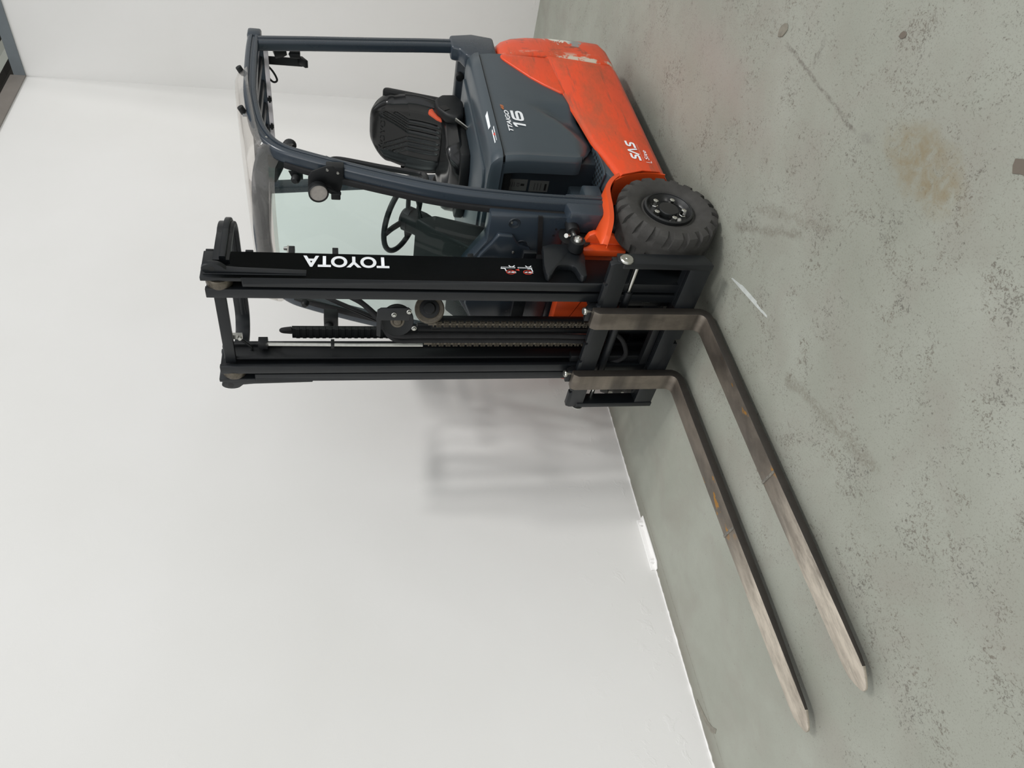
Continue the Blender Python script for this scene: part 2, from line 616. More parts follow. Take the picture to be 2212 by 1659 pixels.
# ================================================================== the room
WX, WY, ZT = -3.8145, -1.2049, 4.128
fl = B().box(WX-.3, 9, WY-.3, 9, -.2, 0).build('floor', 'concrete', smooth=0)
tag(fl, 'grey stained concrete warehouse floor', kind='structure')
wl = B().box(WX-.2, 9, WY-.2, WY, 0, ZT).build('wall_back', 'wall_white', smooth=0)
tag(wl, 'white plastered wall beside the forklift', kind='structure')
wr = B().box(WX-.2, WX, WY, 9, 0, ZT).build('wall_rear', 'wall_white', smooth=0)
tag(wr, 'white plastered wall behind the counterweight', kind='structure')
t1 = B().box(WX-.2, 9, WY-.22, WY+.012, ZT, ZT+.085).box(WX, 9, WY-.03, WY+.005, ZT+.085, ZT+.115).build('trim_1', 'wall_trim', smooth=0)
tag(t1, 'grey steel channel capping the wall beside the forklift', kind='structure')
t2 = B().box(WX-.22, WX+.012, WY+.012, 9, ZT, ZT+.085).build('trim_2', 'wall_trim_cool', smooth=0)
tag(t2, 'grey steel channel capping the wall behind the counterweight', kind='structure')
ce = B().box(-9, 9, -9, -1.5, 6.4, 6.5).box(-9, -4.1, -1.5, 9, 6.4, 6.5).build('ceiling', 'roof_dark', smooth=0)
tag(ce, 'dark low roof beyond the partition walls', kind='structure')
ow = B().box(-9, 9, -7.1, -7, 0, 6.4).box(-9.1, -9, -7, 9, 0, 6.4).build('wall_outer', 'roof_dark', smooth=0)
tag(ow, 'dim outer hall wall above the partition', kind='structure')
pu = B().bar((-9, -2.6, 5.05), (9, -2.6, 5.05), .22, .30).build('trim_3', 'roof_dark', smooth=0)
tag(pu, 'dark roof girder above the partition wall', kind='structure')
tb = B().bar((-5.6, -1.75, 4.80), (1, -1.75, 4.80), .10, .07).build('trim_4', 'lamp_tube', smooth=0)
tag(tb, 'pale cable tray above the partition wall', kind='structure')

# ragged white paint edge where the wall meets the floor
pe = B()
n_ = 420
ed = [(WX+.05+i*(7.2/n_), WY+.002+random.choice((.002, .003, .005, .008))*random.random()+.002) for i in range(n_+1)]
pe.prism([(WX+.05, WY-.005)]+ed+[(WX+7.25, WY-.005)], 'z', 0, .003)
pe.build('paint_edge', 'white_gloss', wl, smooth=0)
# paint strip left on the floor (part of the floor)
ps = B().prism([(.328, .397), (.335, .405), (.405, .432), (.421, .441), (.555, .474), (.557, .468), (.600, .476), (.612, .481), (.650, .489), (.657, .483), (.612, .469), (.548, .452), (.49, .437), (.421, .419)], 'z', 0, .0012).build('paint_strip', 'strip_pale', fl, smooth=0)

# white painted angle bracket bolted to the foot of the wall
br = bpy.data.objects.new('wall_bracket', None)
COL.objects.link(br)
br.location = (.71, WY, 0)
tag(br, 'white painted steel angle with two bolts at the foot of the wall', 'bracket')
def rel(o, e):
    o.parent = e
    o.location = Vector(o.location)-Vector(e.location)
    return o
zb = [(.56, .0), (.585, .012), (.87, .012), (.885, 0)]
b_ = B()
b_.prism([(.565, WY), (.565, WY+.045), (.85, WY+.05), (.885, WY+.028), (.885, WY)], 'z', 0, .008)
b_.prism([(.57, 0), (.57, .03), (.88, .03), (.88, 0)], 'y', WY, WY+.008)
plate = b_.build('angle', 'white_gloss', None, bevel=.003)
rel(plate, br)
for x in (.605, .835):
    rel(B().lathe([(0, .022), (.008, .021), (.011, .014), (.012, 0)], (x, WY+.026, .008), (0, 0, 1), 10).build('bolt', 'white_gloss'), br)

# litter on the floor
def chip(name, pts, h, m, label, cat):
    o = B().prism(pts, 'z', 0, h).build(name, m, None, bevel=h*.4, seg=1)
    tag(o, label, cat)
    return o
def blobpts(cx, cy, rx, ry, n, jit, rot=0):
    out = []
    for i in range(n):
        a = 2*PI*i/n
        r = 1+random.uniform(-jit, jit)
        x, y = rx*r*math.cos(a), ry*r*math.sin(a)
        out.append((cx+x*math.cos(rot)-y*math.sin(rot), cy+x*math.sin(rot)+y*math.cos(rot)))
    return out
chip('resin_drop', blobpts(-.068, 1.285, .034, .021, 11, .12, .9), .004, 'tape', 'shiny dried resin drop on the floor beside the counterweight', 'drop')
chip('paint_chip', blobpts(.569, 1.571, .018, .012, 7, .25, .4), .003, 'chip_brown', 'small brown chip lying alone on the floor', 'chip')
chip('coating_flake', blobpts(1.215, 1.548, .03, .022, 9, .3, .2), .002, 'chip_brown', 'larger dark ragged flake at the edge of the floor', 'flake')
tp = B().prism([(1.575, -1.168), (1.60, -1.16), (1.69, -1.125), (1.725, -1.095), (1.745, -1.06), (1.758, -1.085), (1.742, -1.125), (1.69, -1.155), (1.60, -1.185)], 'z', 0, .0015).build('tape_scrap', 'tape', smooth=0)
tag(tp, 'bent scrap of brown tape on the floor against the wall', 'tape')

# ================================================================== the forklift
T = bpy.data.objects.new('forklift', None)
COL.objects.link(T)
tag(T, 'orange and dark grey electric forklift with black mast and two long steel forks', 'forklift')

# ---- chassis core
B().box(-1.42, -.56, -.43, .43, .12, .50).box(-.56, -.30, -.43, .43, .12, .40).box(-.30, .035, -.325, .325, .10, .40).build('chassis', 'black_satin', T, bevel=.01)
ff = B().box(-.02, .045, -.335, .335, .40, .64)
ff.prism([(.335, .40), (.355, .41), (.385, .47), (.392, .55), (.38, .572), (.335, .59)], 'x', .015, .045)
ff.prism([(.335, .40), (.335, .60), (.30, .60), (.30, .40)], 'x', .045, .09)
ff.build('front_frame', 'orange_plain', T, bevel=.006)

# ---- orange side sill
ZTOP = [(-1.40, .556), (-1.363, .554), (-1.15, .543), (-.966, .525), (-.72, .490), (-.528, .466), (-.40, .433), (-.25, .398), (0, .35)]
def side_sill():
    rows = []
    prof = [(.405, .0, 'b'), (.455, .0, 'b'), (.478, .022, 'b'), (.5, .052, 'b'), (.503, .5, 'm'), (.502, -.022, 't'), (.494, -.006, 't'), (.478, -.002, 't'), (.470, -.012, 't'), (.466, -.035, 't')]
    for y, d, k in prof:
        row = []
        for i in range(41):
            u = i/40.
            x = -.28-1.04*u
            for _ in range(6):
                zt = lerp(ZTOP, x)
                z = .134+d if k == 'b' else (zt+d if k == 't' else .134+(zt-.134)*d)
                dz = z-.2275
                xf = -math.sqrt(max(.295**2-dz*dz, .01))
                xr = -1.277-.072*(z-.13)/.42
                x = xf+(xr-xf)*u
            row.append((x, y, z))
        rows.append(row)
    return B().grid(rows)
sl = side_sill().build('side_sill', 'orange', T, smooth=50, solid=.006)
mirror(sl)

# ---- wheel arch liner and mudguard
def fender():
    line = [(.295*-math.cos(R(a)), .2275+.295*math.sin(R(a))) for a in range(-14, 45, 5)]
    rows = [[(x, y, z) for x, z in line] for y in (.335, .40, .46, .492)]
    return B().grid(rows)
fn = fender().build('wheel_arch', 'orange_plain', T, smooth=50, solid=.006)
mirror(fn)
lip = spline([(-.285, .497, .36), (-.261, .499, .402), (-.218, .499, .446), (-.159, .499, .478), (-.099, .498, .490), (-.032, .495, .496), (.044, .490, .509), (.093, .478, .522), (.142, .455, .541), (.168, .435, .553)], 4)
inn = spline([(-.29, .37, .37), (-.262, .36, .415), (-.22, .35, .452), (-.185, .345, .482), (-.12, .34, .505), (-.054, .345, .522), (.013, .365, .541), (.055, .39, .549), (.115, .415, .558), (.156, .424, .561)], 4)
mg = B().grid([[q for q in inn], [a.lerp(b, .5)+Vector((0, 0, .006)) for a, b in zip(inn, lip)], [a.lerp(b, .93)+Vector((0, 0, .003)) for a, b in zip(inn, lip)], lip, [q+Vector((.004, -.002, -.020)) for q in lip], [q+Vector((.004, -.02, -.020)) for q in lip]])
md = mg.build('mudguard', 'orange_plain', T, smooth=40, solid=.004)
mirror(md)

# ---- counterweight
def counterweight():
    def ring(z, ins):
        half = .509-ins
        xr = -1.735+ins*1.3
        r = .26
        pts = [(-1.338, half-.03), (-1.338, half-.010), (-1.343, half-.003), (-1.352, half), (-1.40, half)]
        cx, cy = xr+r, half-r
        pts += [(cx+r*math.cos(R(a)), cy+r*math.sin(R(a))) for a in range(92, 176, 7)]
        n = 6
        xe, ye = pts[-1]
        for i in range(1, n):
            u = i/n
            y = ye*(1-u)
            pts.append((xr-.012*(1-(y/ye)**2), y))
        pts.append((xr-.012, 0))
        full = pts+[(x, -y) for x, y in reversed(pts[:-1])]
        return [(x, y, z) for x, y in full]
    L = [(.085, .13), (.10, .10), (.135, .055), (.165, .022), (.20, .004), (.30, 0), (.50, 0), (.62, .004), (.70, .012), (.755, .026), (.785, .044), (.797, .07), (.80, .11)]
    rows = [ring(z, i) for z, i in L]
    # the seam leans: rear part of the side moves with height
    rows = [[(x+(.055 if k in (0, 1, 2, 3, len(r)-4, len(r)-3, len(r)-2, len(r)-1) else 0)*max(0, 1-(z-.085)/.45), y, z) for k, (x, y, z) in enumerate(r)] for r in rows]
    b = B().grid(rows)
    n = len(rows[0])
    b.add(rows[0], [tuple(range(n))])
    b.add(rows[-1], [tuple(range(n-1, -1, -1))])
    b.add([r[0] for r in rows]+[r[-1] for r in rows], [tuple(list(range(len(rows)))+list(range(2*len(rows)-1, len(rows)-1, -1)))])
    return b
counterweight().build('counterweight', 'orange_worn', T, smooth=40)

# ---- orange upper cover between hood and counterweight
uc = [(-1.326, .50), (-1.331, .785), (-1.322, .797), (-1.30, .798), (-1.283, .792), (-1.260, .778), (-1.188, .728), (-1.105, .670), (-1.038, .610), (-.966, .531), (-.962, .50)]
cv = B().prism(uc, 'y', .42, .500).build('rear_cover', 'orange', T, bevel=.010, seg=3)
mirror(cv)

# ---- grey hood side door
def hood_door():
    low = [(-1.345, .76), (-1.30, .76), (-1.27, .74), (-1.188, .69), (-1.105, .63), (-1.038, .56), (-.97, .50), (-.75, .475), (-.54, .445), (-.50, .47), (-.44, .50), (-.415, .522), (-.372, .54), (-.30, .54)]
    ridge = [(-.87, .76), (-.852, .741), (-.798, .686), (-.704, .600), (-.606, .548), (-.536, .527), (-.45, .535), (-.38, .55)]
    plan = []
    for i in range(37):
        plan.append((-1.345+(.95)*i/36., .5, 'side'))
    plan += [(-.393+.03*math.sin(R(a)), .47+.03*math.cos(R(a)), 'c') for a in (25, 50, 75, 90)]
    plan += [(-.363, .44, 'f'), (-.365, .41, 'f')]
    rows = []
    for x, y, k in plan:
        zl = lerp(low, x)
        row = []
        zs = [zl+(.905-zl)*j/22. for j in range(23)]
        for z in zs:
            yy, xx = y, x
            if k == 'side':
                if x > -.86:
                    rz = lerp(ridge, x)
                    d = rz-z
                    if d > 0:
                        fade = min(1, (x+.86)/.10)
                        yy -= fade*min(.034, .42*max(0, d-.002))
                    else:
                        e = min(1, -d/.25)
                        yy += .006*min(1, (x+.86)/.2)*(1-e)
                yy -= .010*max(0, (z-.80)/.105)**2
                yy -= .010
                yy -= .012*max(0, 1-(z-zl)/.02)**2
            else:
                w_ = max(0, 1-(z-zl)/.03)
                xx -= .012*w_**2
                yy -= .010*max(0, (z-.80)/.105)**2
            row.append((xx, yy, z))
        rows.append(row)
    return B().grid(rows, True)
hd = hood_door().build('hood_door', 'grey_paint', T, smooth=40)
mirror(hd)
# dark gap line between door and hood lid
B().box(-1.34, -.385, -.478, .478, .86, .925).build('hood_seal', 'black_plastic', T)
# battery compartment front wall
B().box(-.62, -.415, -.44, .44, .40, .90).build('battery_wall', 'dark_panel', T, bevel=.006)
pl = B().box(-.4155, -.413, .278, .342, .768, .872).build('data_plate', 'plate_silver', T)
for a in ((.306, .318, .782, .80), (.30, .325, .83, .832), (.30, .325, .84, .842), (.30, .325, .85, .852)):
    B().box(-.4128, -.4124, *a).build('plate_print', 'plate_ink', pl)
text('plate_mark', 'CE', 'plate_ink', pl, (-.4125, .302, .806), (0, 1, 0), (0, 0, 1), .022, .013)
pl2 = B().box(-.4155, -.413, .276, .338, .662, .756).build('data_plate', 'plate_silver', T)
for a in ((.285, .322, .672, .682), (.285, .325, .70, .702), (.285, .325, .715, .717), (.285, .325, .73, .732)):
    B().box(-.4128, -.4124, *a).build('plate_print', 'plate_ink', pl2)

# ---- hood lid under the seat
def lid():
    sec = [(.497, .915), (.492, .935), (.470, .958), (.452, .967), (.40, .972)]
    b = B()
    rows = []
    xs = [-1.345, -1.335, -1.2, -1.0, -.8, -.6, -.43, -.40, -.375, -.366]
    ins = [.01, .002, 0, 0, 0, 0, 0, .004, .016, .035]
    for x, i in zip(xs, ins):
        r = [(y-i, z) for y, z in sec]
        r = r+[(-y, z) for y, z in reversed(r)]
        dz = -.012 if x > -.37 else 0
        rows.append([(x, y, z+(dz if z > .93 else 0)) for y, z in r])
    b.grid(rows)
    n = len(rows[0])
    b.add(rows[0], [tuple(range(n))])
    b.add(rows[-1], [tuple(range(n-1, -1, -1))])
    b.box(-.40, -.372, -.45, .45, .90, .93)
    return b
hl = lid().build('hood_lid', 'grey_paint', T, smooth=40)
# raised deck the seat rail stands on
B().prism([(-1.30, -.36), (-.46, -.36), (-.43, -.30), (-.43, .30), (-.46, .36), (-1.30, .36)], 'z', .965, .985).build('seat_deck', 'grey_paint', T, bevel=.006)
def sticker(x0, x1, z0, red):
    y = lambda z: .4975-(z-.915)*.56
    def q(pts, off, m):
        B().add([(a, y(c)+off, c+off*.7) for a, c in pts], [tuple(range(len(pts)))]).build('sticker', m, hl, smooth=0)
    q([(x0, z0), (x1-.02, z0+.002), (x1, z0+.013), (x0+.035, z0+.013)], .0035, 'decal_white')
    if red:
        q([(x0+.055, z0+.002), (x0+.085, z0+.003), (x0+.070, z0+.011)], .0045, 'decal_red')
sticker(-.755, -.60, .938, False)
sticker(-.615, -.475, .926, True)

# ---- pillar foot and rear bulkhead
pf = [(-1.575, .80), (-1.60, .92), (-1.565, 1.045), (-1.44, 1.045), (-1.425, 1.0), (-1.36, .975), (-1.335, .93), (-1.345, .86), (-1.35, .80)]
ft = B().prism(pf, 'y', .385, .468).build('pillar_foot', 'frame_paint', T, bevel=.014, seg=3)
mirror(ft)
rb = B().prism([(-1.60, .80), (-1.585, .93), (-1.53, 1.0), (-1.46, 1.0), (-1.44, .96), (-1.40, .95), (-1.34, .95), (-1.34, .80)], 'y', -.40, .40).build('rear_bulkhead', 'dark_panel', T, bevel=.01)
B().cyl((-1.45, .30, .985), (-1.415, .30, .985), .022, 16).build('knob', 'black_plastic', rb, bevel=.004)

# ---- step
st = bpy.data.objects.new
stp = B().prism([(-.53, .38), (-.53, .443), (-.30, .443), (-.27, .425), (-.255, .39)], 'y', .30, .478)
stp.build('step_well', 'grey_paint', T, bevel=.005)
sp = B().prism([(-.528, .33), (-.528, .462), (-.50, .478), (-.385, .490), (-.305, .486), (-.285, .472), (-.305, .37), (-.49, .315)], 'z', .443, .452).build('step_plate', 'grey_paint', T, bevel=.003)
hole = None
for i in range(8):
    for j in range(6):
        x = -.508+.029*i+(.0145 if j % 2 else 0)
        y = .345+.024*j
        if x > -.315+(.02 if y > .42 else 0) or (y > .455 and x < -.48) or (y < .36 and x > -.42):
            continue
        if hole is None:
            hole = B().lathe([(0, .0004), (.0080, .0004), (.0092, 0)], (0, 0, 0), (0, 0, 1), 10).build('grip_hole', 'plate_ink', sp)
            o = hole
        else:
            o = hole.copy()
            COL.objects.link(o)
        o.location = (x, y, .4521)
B().box(-.53, -.31, .20, .315, .42, .56).build('step_riser', 'grey_paint', T, bevel=.008)
B().box(-.31, -.17, .29, .40, .45, .54).build('step_block', 'grey_paint', T, bevel=.012)

# ================================================================== overhead guard
OUT = [(-1.545, 1.00), (-1.52, 1.2), (-1.49, 1.4), (-1.462, 1.6), (-1.435, 1.8), (-1.405, 2.0), (-1.40, 2.04)]
# rear pillars
rp = B().sweep([(x+.037, .435, z) for x, z in OUT], flute(.078, .052, .013, .02, .007), up=(0, 1, 0)).build('rear_pillar', 'frame_paint', T, smooth=50)
mirror(rp)
# roof rail flowing into the front pillar
RAIL = [(-1.46, 2.062), (-1.30, 2.065), (-1.10, 2.060), (-.885, 2.049), (-.735, 2.029), (-.61, 2.004), (-.525, 1.975), (-.45, 1.932), (-.40, 1.875), (-.365, 1.80), (-.322, 1.69), (-.268, 1.54), (-.220, 1.39), (-.180, 1.25), (-.152, 1.11), (-.135, .96), (-.122, .80), (-.115, .62), (-.112, .47)]
path = [(v.x, .426, v.y) for v in spline([(a, b) for a, b in RAIL], 4)]
fp = B().sweep(path, flute(.062, .066, .016), up=(0, 1, 0)).build('guard_rail', 'frame_paint', T, smooth=50)
# seal along the inner front edge
sealp = [(v.x+.034, .393, v.y) for v in spline([(a, b) for a, b in RAIL[8:]], 4)]
se = B().sweep(sealp, rr(.022, .03, .006), up=(0, 1, 0)).build('screen_seal', 'rubber', T, smooth=50)
mirror(fp)
mirror(se)
B().box(-1.475, -1.40, .405, .462, 2.03, 2.098).build('rail_cap', 'frame_paint', T, bevel=.012)
# pillar foot boxes at the front
fb = B().prism([(-.16, .455), (-.16, .66), (-.085, .67), (-.02, .66), (-.005, .52), (-.06, .46)], 'y', .345, .452).build('pillar_base', 'frame_paint', T, bevel=.01)
mirror(fb)
# headers and roof bars
B().box(-1.43, -1.395, -.41, .41, 2.022, 2.085).build('rear_header', 'frame_paint', T, bevel=.006)
ln = B().box(-1.40, -1.385, -.40, .40, 2.000, 2.022).build('header_liner', 'liner_grey', T)
for y in (.118, -.045):
    B().box(-1.386, -1.376, y-.018, y+.018, 2.006, 2.016).box(-1.386, -1.374, y-.008, y+.008, 2.000, 2.022).build('clip', 'black_plastic', ln)
hp = [(v.x, v.y, v.z) for v in spline([(-.46, .40, 1.955), (-.40, .30, 1.985), (-.365, .15, 1.995), (-.355, 0, 2.0), (-.365, -.15, 1.995), (-.40, -.30, 1.985), (-.46, -.40, 1.955)], 5)]
B().sweep(hp, rr(.05, .075, .014), up=(0, 0, 1)).build('front_header', 'frame_paint', T, smooth=50)
for i in range(6):
    y = -.325+.13*i
    B().sweep([(-1.40, y, 2.045), (-.95, y, 2.045), (-.70, y, 2.02), (-.40, y, 1.99)], rr(.05, .028, .006), up=(0, 0, 1)).build('roof_bar', 'black_paint', T, smooth=50)

# clear rain cover on the roof
def shell():
    xs = [(-1.24, 2.152, .36), (-1.15, 2.146, .415), (-1.06, 2.139, .465), (-.95, 2.129, .468), (-.85, 2.117, .468), (-.70, 2.094, .468), (-.58, 2.074, .468), (-.48, 2.058, .468), (-.40, 2.046, .468), (-.345, 2.036, .466), (-.318, 2.022, .462), (-.308, 2.0, .455), (-.304, 1.96, .448), (-.300, 1.925, .44)]
    rows = []
    for i, (x, z, hw) in enumerate(xs):
        row = []
        for j in range(25):
            s = -1+2*j/24.
            y = hw*s
            a = abs(s)
            drop = 0
            if a > .84:
                drop = .062*((a-.84)/.16)**1.8
            if i > 5:
                drop += .02*max(0, (i-5)/8)**2*max(0, (a-.72)/.28)**2
            xx = x
            if i > 6:
                xx = x-.16*max(0, a-.45)**2*(i-6)/2.2
            row.append((xx, y, z-drop-.004*a*a))
        rows.append(row)
    return B().grid(rows)
sh = shell().build('rain_cover', 'clear_acrylic', T, smooth=60, solid=.004)
for x, y, z in ((-1.062, .448, 2.108), (-.696, .452, 2.073)):
    c_ = B().cyl((x, y-.02, z-.010), (x, y+.012, z+.006), .015, 10).build('cover_knob', 'black_plastic', sh, bevel=.003)
    B().box(x-.025, x+.025, y-.022, y-.014, z-.035, z-.005).build('cover_clip', 'decal_grey', sh)
B().lathe([(0, .008), (.007, .006), (.009, 0)], (-.47, .452, 1.955), (.2, 1, .1), 10).build('cover_rivet', 'zinc', sh)

# ---- windscreen
GL = [(-.352, 1.945), (-.345, 1.88), (-.318, 1.78), (-.288, 1.69), (-.234, 1.54), (-.187, 1.39), (-.147, 1.25), (-.119, 1.11), (-.104, 1.00)]
gpts = spline([(a, b) for a, b in GL], 3)
rows = [[(p.x+.014*(1-(y/.385)**2), y, p.y) for y in [-.385+.77*k/10 for k in range(11)]] for p in gpts]
gl = B().grid(rows).build('windscreen', 'windscreen_glass', T, smooth=60)
for y, x, z in ((.36, -.318, 1.828), (-.36, -.295, 1.82)):
    o = B().lathe([(0, .028), (.012, .027), (.019, .018), (.020, 0)], (x, y, z), (1, 0, .25), 16).build('glass_clamp', 'black_plastic', gl)
for s in (1,):
    B().prism([(.385, 1.86), (.385, 1.80), (.345, 1.80), (.345, 1.845)], 'x', -.335, -.33).build('clamp_tab', 'black_plastic', gl)
# wiper on the far side
wp = B().bar((-.245, -.25, 1.76), (-.135, -.355, 1.40), .012, .016).bar((-.250, -.275, 1.74), (-.150, -.375, 1.42), .02, .014).build('wiper', 'black_plastic', gl, bevel=.003)
B().box(-.24, -.17, -.415, -.35, 1.66, 1.73).cyl((-.20, -.40, 1.71), (-.14, -.40, 1.70), .022, 12).build('wiper_motor', 'black_plastic', T, bevel=.006)

# ---- front cowl
cw = [(.405, .655), (.405, 1.005), (.26, 1.005), (.165, 1.06), (.10, 1.095), (-.10, 1.095), (-.165, 1.06), (-.26, 1.005), (-.405, 1.005), (-.405, .655)]
co = B().prism(cw, 'x', -.14, -.045).build('front_cowl', 'frame_paint', T, bevel=.008)
B().prism([(.235, .80), (.262, .862), (.312, .895), (.318, .962), (.268, .985), (.20, 1.03), (.10, 1.07), (-.10, 1.07), (-.20, 1.03), (-.268, .985), (-.318, .962), (-.312, .895), (-.262, .862), (-.235, .80)], 'x', -.05, -.022).build('cowl_cover', 'frame_paint', co, bevel=.01, seg=3)
B().prism([(.41, .775), (.41, .795), (.20, .762), (.20, .742)], 'x', -.046, -.035).build('cowl_joint', 'rubber', co)
for y, z, r in ((.365, .895, .028), (.245, .845, .028)):
    d_ = B().lathe([(r, .0), (r*.9, .004), (r*.6, .001), (0, -.001)], (-.0455, y, z), (1, 0, 0), 20).build('screw_dish', 'dark_panel', co)
    B().lathe([(0, .006), (.005, .005), (.006, 0)], (-.045, y+.004, z+.012), (1, 0, .3), 10).build('screw', 'zinc', co)
B().lathe([(0, .006), (.006, .005), (.007, 0)], (-.022, .222, .882), (1, 0, 0), 10).build('screw', 'zinc', co)
B().box(-.13, -.055, -.405, .36, .55, .66).build('cowl_plate', 'frame_paint', T, bevel=.006)
for y, z in ((.34, .70), (.305, .705)):
    B().cyl((-.046, y, z), (-.043, y, z), .005, 10).build('screw_hole', 'plate_ink', co)

# ---- cab floor, dash and steering
B().box(-.42, -.02, -.335, .325, .40, .45).build('cab_floor', 'black_plastic', T)
ds = B().prism([(-.36, 1.20), (-.33, 1.30), (-.25, 1.22), (-.12, 1.06), (-.12, .70), (-.20, .70), (-.28, .95)], 'y', -.22, .16)
ds.build('dashboard', 'black_plastic', T, bevel=.015, seg=3)
B().prism([(-.30, 1.03), (-.27, 1.12), (-.16, 1.03), (-.13, .95), (-.13, .80), (-.20, .80)], 'y', -.38, -.22).build('dash_wing', 'black_plastic', T, bevel=.012)
sc = Vector((-.475, .055, 1.343))
sn = Vector((-.55, 0, .835)).normalized()
su = Vector((0, 1, 0))
sv = sn.cross(su)
B().sweep([sc-sn*.02, sc-sn*.10, (-.30, .045, 1.14)], rr(.11, .10, .03), up=(0, 1, 0)).build('steering_column', 'black_plastic', T, smooth=50)
sw = B().tube([sc+(su*math.cos(2*PI*i/40)+sv*math.sin(2*PI*i/40))*.178 for i in range(40)], .0135, 10, closed=True).build('steering_wheel', 'black_satin', T)
B().lathe([(0, .012), (.045, .010), (.058, -.005), (.060, -.035), (0, -.035)], sc-sn*.012, sn, 24).build('hub', 'black_satin', sw)
for a in (20, 160, 270):
    e = su*math.cos(R(a))+sv*math.sin(R(a))
    B().sweep([sc-sn*.02+e*.04, sc-sn*.006+e*.11, sc+e*.178], rr(.034, .012, .004), up=tuple(sn)).build('spoke', 'black_satin', sw, smooth=50)
e = su*math.cos(R(55))+sv*math.sin(R(55))
B().lathe([(0, .06), (.014, .057), (.02, .045), (.016, .025), (.009, .012), (.009, 0)], sc+e*.178, sn, 14).build('spinner_knob', 'black_plastic', sw)
# levers on the right of the dash
for k, (y, h) in enumerate(((-.02, .16), (.02, .15))):
    lv = B().tube([(-.42, -.26-y, 1.10), (-.46, -.26-y, 1.10+h*.6), (-.47, -.26-y, 1.10+h)], .006, 8).build('lever', 'black_satin', T)
    B().lathe([(0, .03), (.012, .028), (.016, .015), (.010, 0)], (-.47, -.26-y, 1.10+h-.005), (0, 0, 1), 12).build('lever_knob', 'black_plastic', lv)
B().tube([(-.40, .10, 1.26), (-.44, .19, 1.285), (-.45, .235, 1.30)], .007, 8).lathe([(0, .028), (.011, .025), (.012, 0)], (-.449, .228, 1.297), (-.15, .9, .3), 10).build('direction_lever', 'black_plastic', T)

# ================================================================== seat
def superpad(cx, rows_n, half, th, fn):
    pass
def seat_back():
    # local u across (y), v up; front bulges with raised side bolsters
    rows = []
    N, K = 26, 30
    W, H = .475, .43
    def P(s, t, side):
        # s in [-1,1] across, t in [0,1] up ; rounded outline
        w_ = W/2*(.86+.14*math.sin(PI*min(1, t*1.15+.1)))
        if t > .80:
            w_ *= math.sqrt(max(0, 1-((t-.80)/.20)**2*.55))
        y = w_*s
        z = 1.045+H*t - (.035*(abs(s)**4)*(1 if t > .5 else -1))
        lean = -.255*t*.42
        if side == 0:
            bol = .045*max(0, (abs(s)-.60)/.40)**1.0*(1-max(0, (abs(s)-.86)/.14)**2*1.0)*(1 if t < .85 else max(0, (1-t)/.15))
            d = .045*(1-abs(s)**8)*(1-(2*t-1)**10)+bol-.018*(1-s*s)*(1-(2*t-1)**2)
            # moulded grooves: V on top, straight ribs below
            g = 0
            if abs(s) < .58 and .10 < t < .90:
                off = abs(s)*W/2
                if t < .52:
                    q = off
                else:
                    q = off-(t-.52)*H*.62
                for c in (.022, .055, .088):
                    g -= .010*math.exp(-((q-c)/.0065)**2)
                if t > .52 and q < 0:
                    g = 0
                g *= min(1, (t-.10)/.05)*min(1, (.90-t)/.05)
            d += g
            x = -1.245+lean+d
        else:
            x = -1.245+lean-.05*(1-abs(s)**6)*(1-(2*t-1)**8)
        return (x, y+.022, z)
    b = B()
    N, K = 72, 80
    fr = [[P(-1+2*i/N, j/K, 0) for i in range(N+1)] for j in range(K+1)]
    bk = [[P(-1+2*i/N, j/K, 1) for i in range(N+1)] for j in range(K+1)]
    b.grid(fr)
    b.grid(bk, True)
    return b
sb = seat_back().build('seat_back', 'seat_vinyl', T, smooth=60)
B().prism([(-1.315, 1.09), (-1.388, 1.385), (-1.378, 1.405), (-1.35, 1.41), (-1.25, 1.06)], 'y', -.19, .236).build('back_shell', 'black_plastic', sb, bevel=.012)
# embossed lettering near the top of the backrest
lean = Vector((-.255*.42, 0, .43)).normalized()
text('emboss', 'TOYOTA', 'emboss', sb, (-1.281, -.105, 1.398), (0, 1, 0), lean, .26, .030, depth=.003)
# cushion
def cushion():
    rows_t, rows_b = [], []
    N, K = 24, 24
    for j in range(K+1):
        v = j/K
        rt, rb_ = [], []
        for i in range(N+1):
            s = -1+2*i/N
            w_ = .235*(1-.10*v*v)*(math.sqrt(max(0, 1-((v-.86)/.14)**2*.45)) if v > .86 else 1)
            x = -1.25+.47*v-.05*abs(s)**4*v
            bol = .035*max(0, (abs(s)-.55)/.45)*(1-max(0, (abs(s)-.88)/.12)**2)
            e = (1-abs(s)**10)*(1-(2*v-1)**12)
            rt.append((x, w_*s+.012, 1.035+(.065+bol-.015*(1-s*s)-.02*max(0, v-.75))*e))
            rb_.append((x, w_*s+.012, 1.035-.03*e))
        rows_t.append(rt)
        rows_b.append(rb_)
    return B().grid(rows_t).grid(rows_b, True)
cu_ = cushion().build('seat_cushion', 'seat_vinyl', T, smooth=60)
B().prism([(-1.26, -.20), (-.80, -.19), (-.76, -.12), (-.76, .14), (-.80, .215), (-1.26, .225)], 'z', .985, 1.035).build('seat_pan', 'black_plastic', T, bevel=.01)
B().box(-1.22, -.80, -.17, .195, .97, .99).build('seat_rail', 'black_paint', T)
for k in range(6):
    B().box(-1.18+k*.065, -1.15+k*.065, .195, .203, .974, .986).build('rail_notch', 'black_plastic', T)
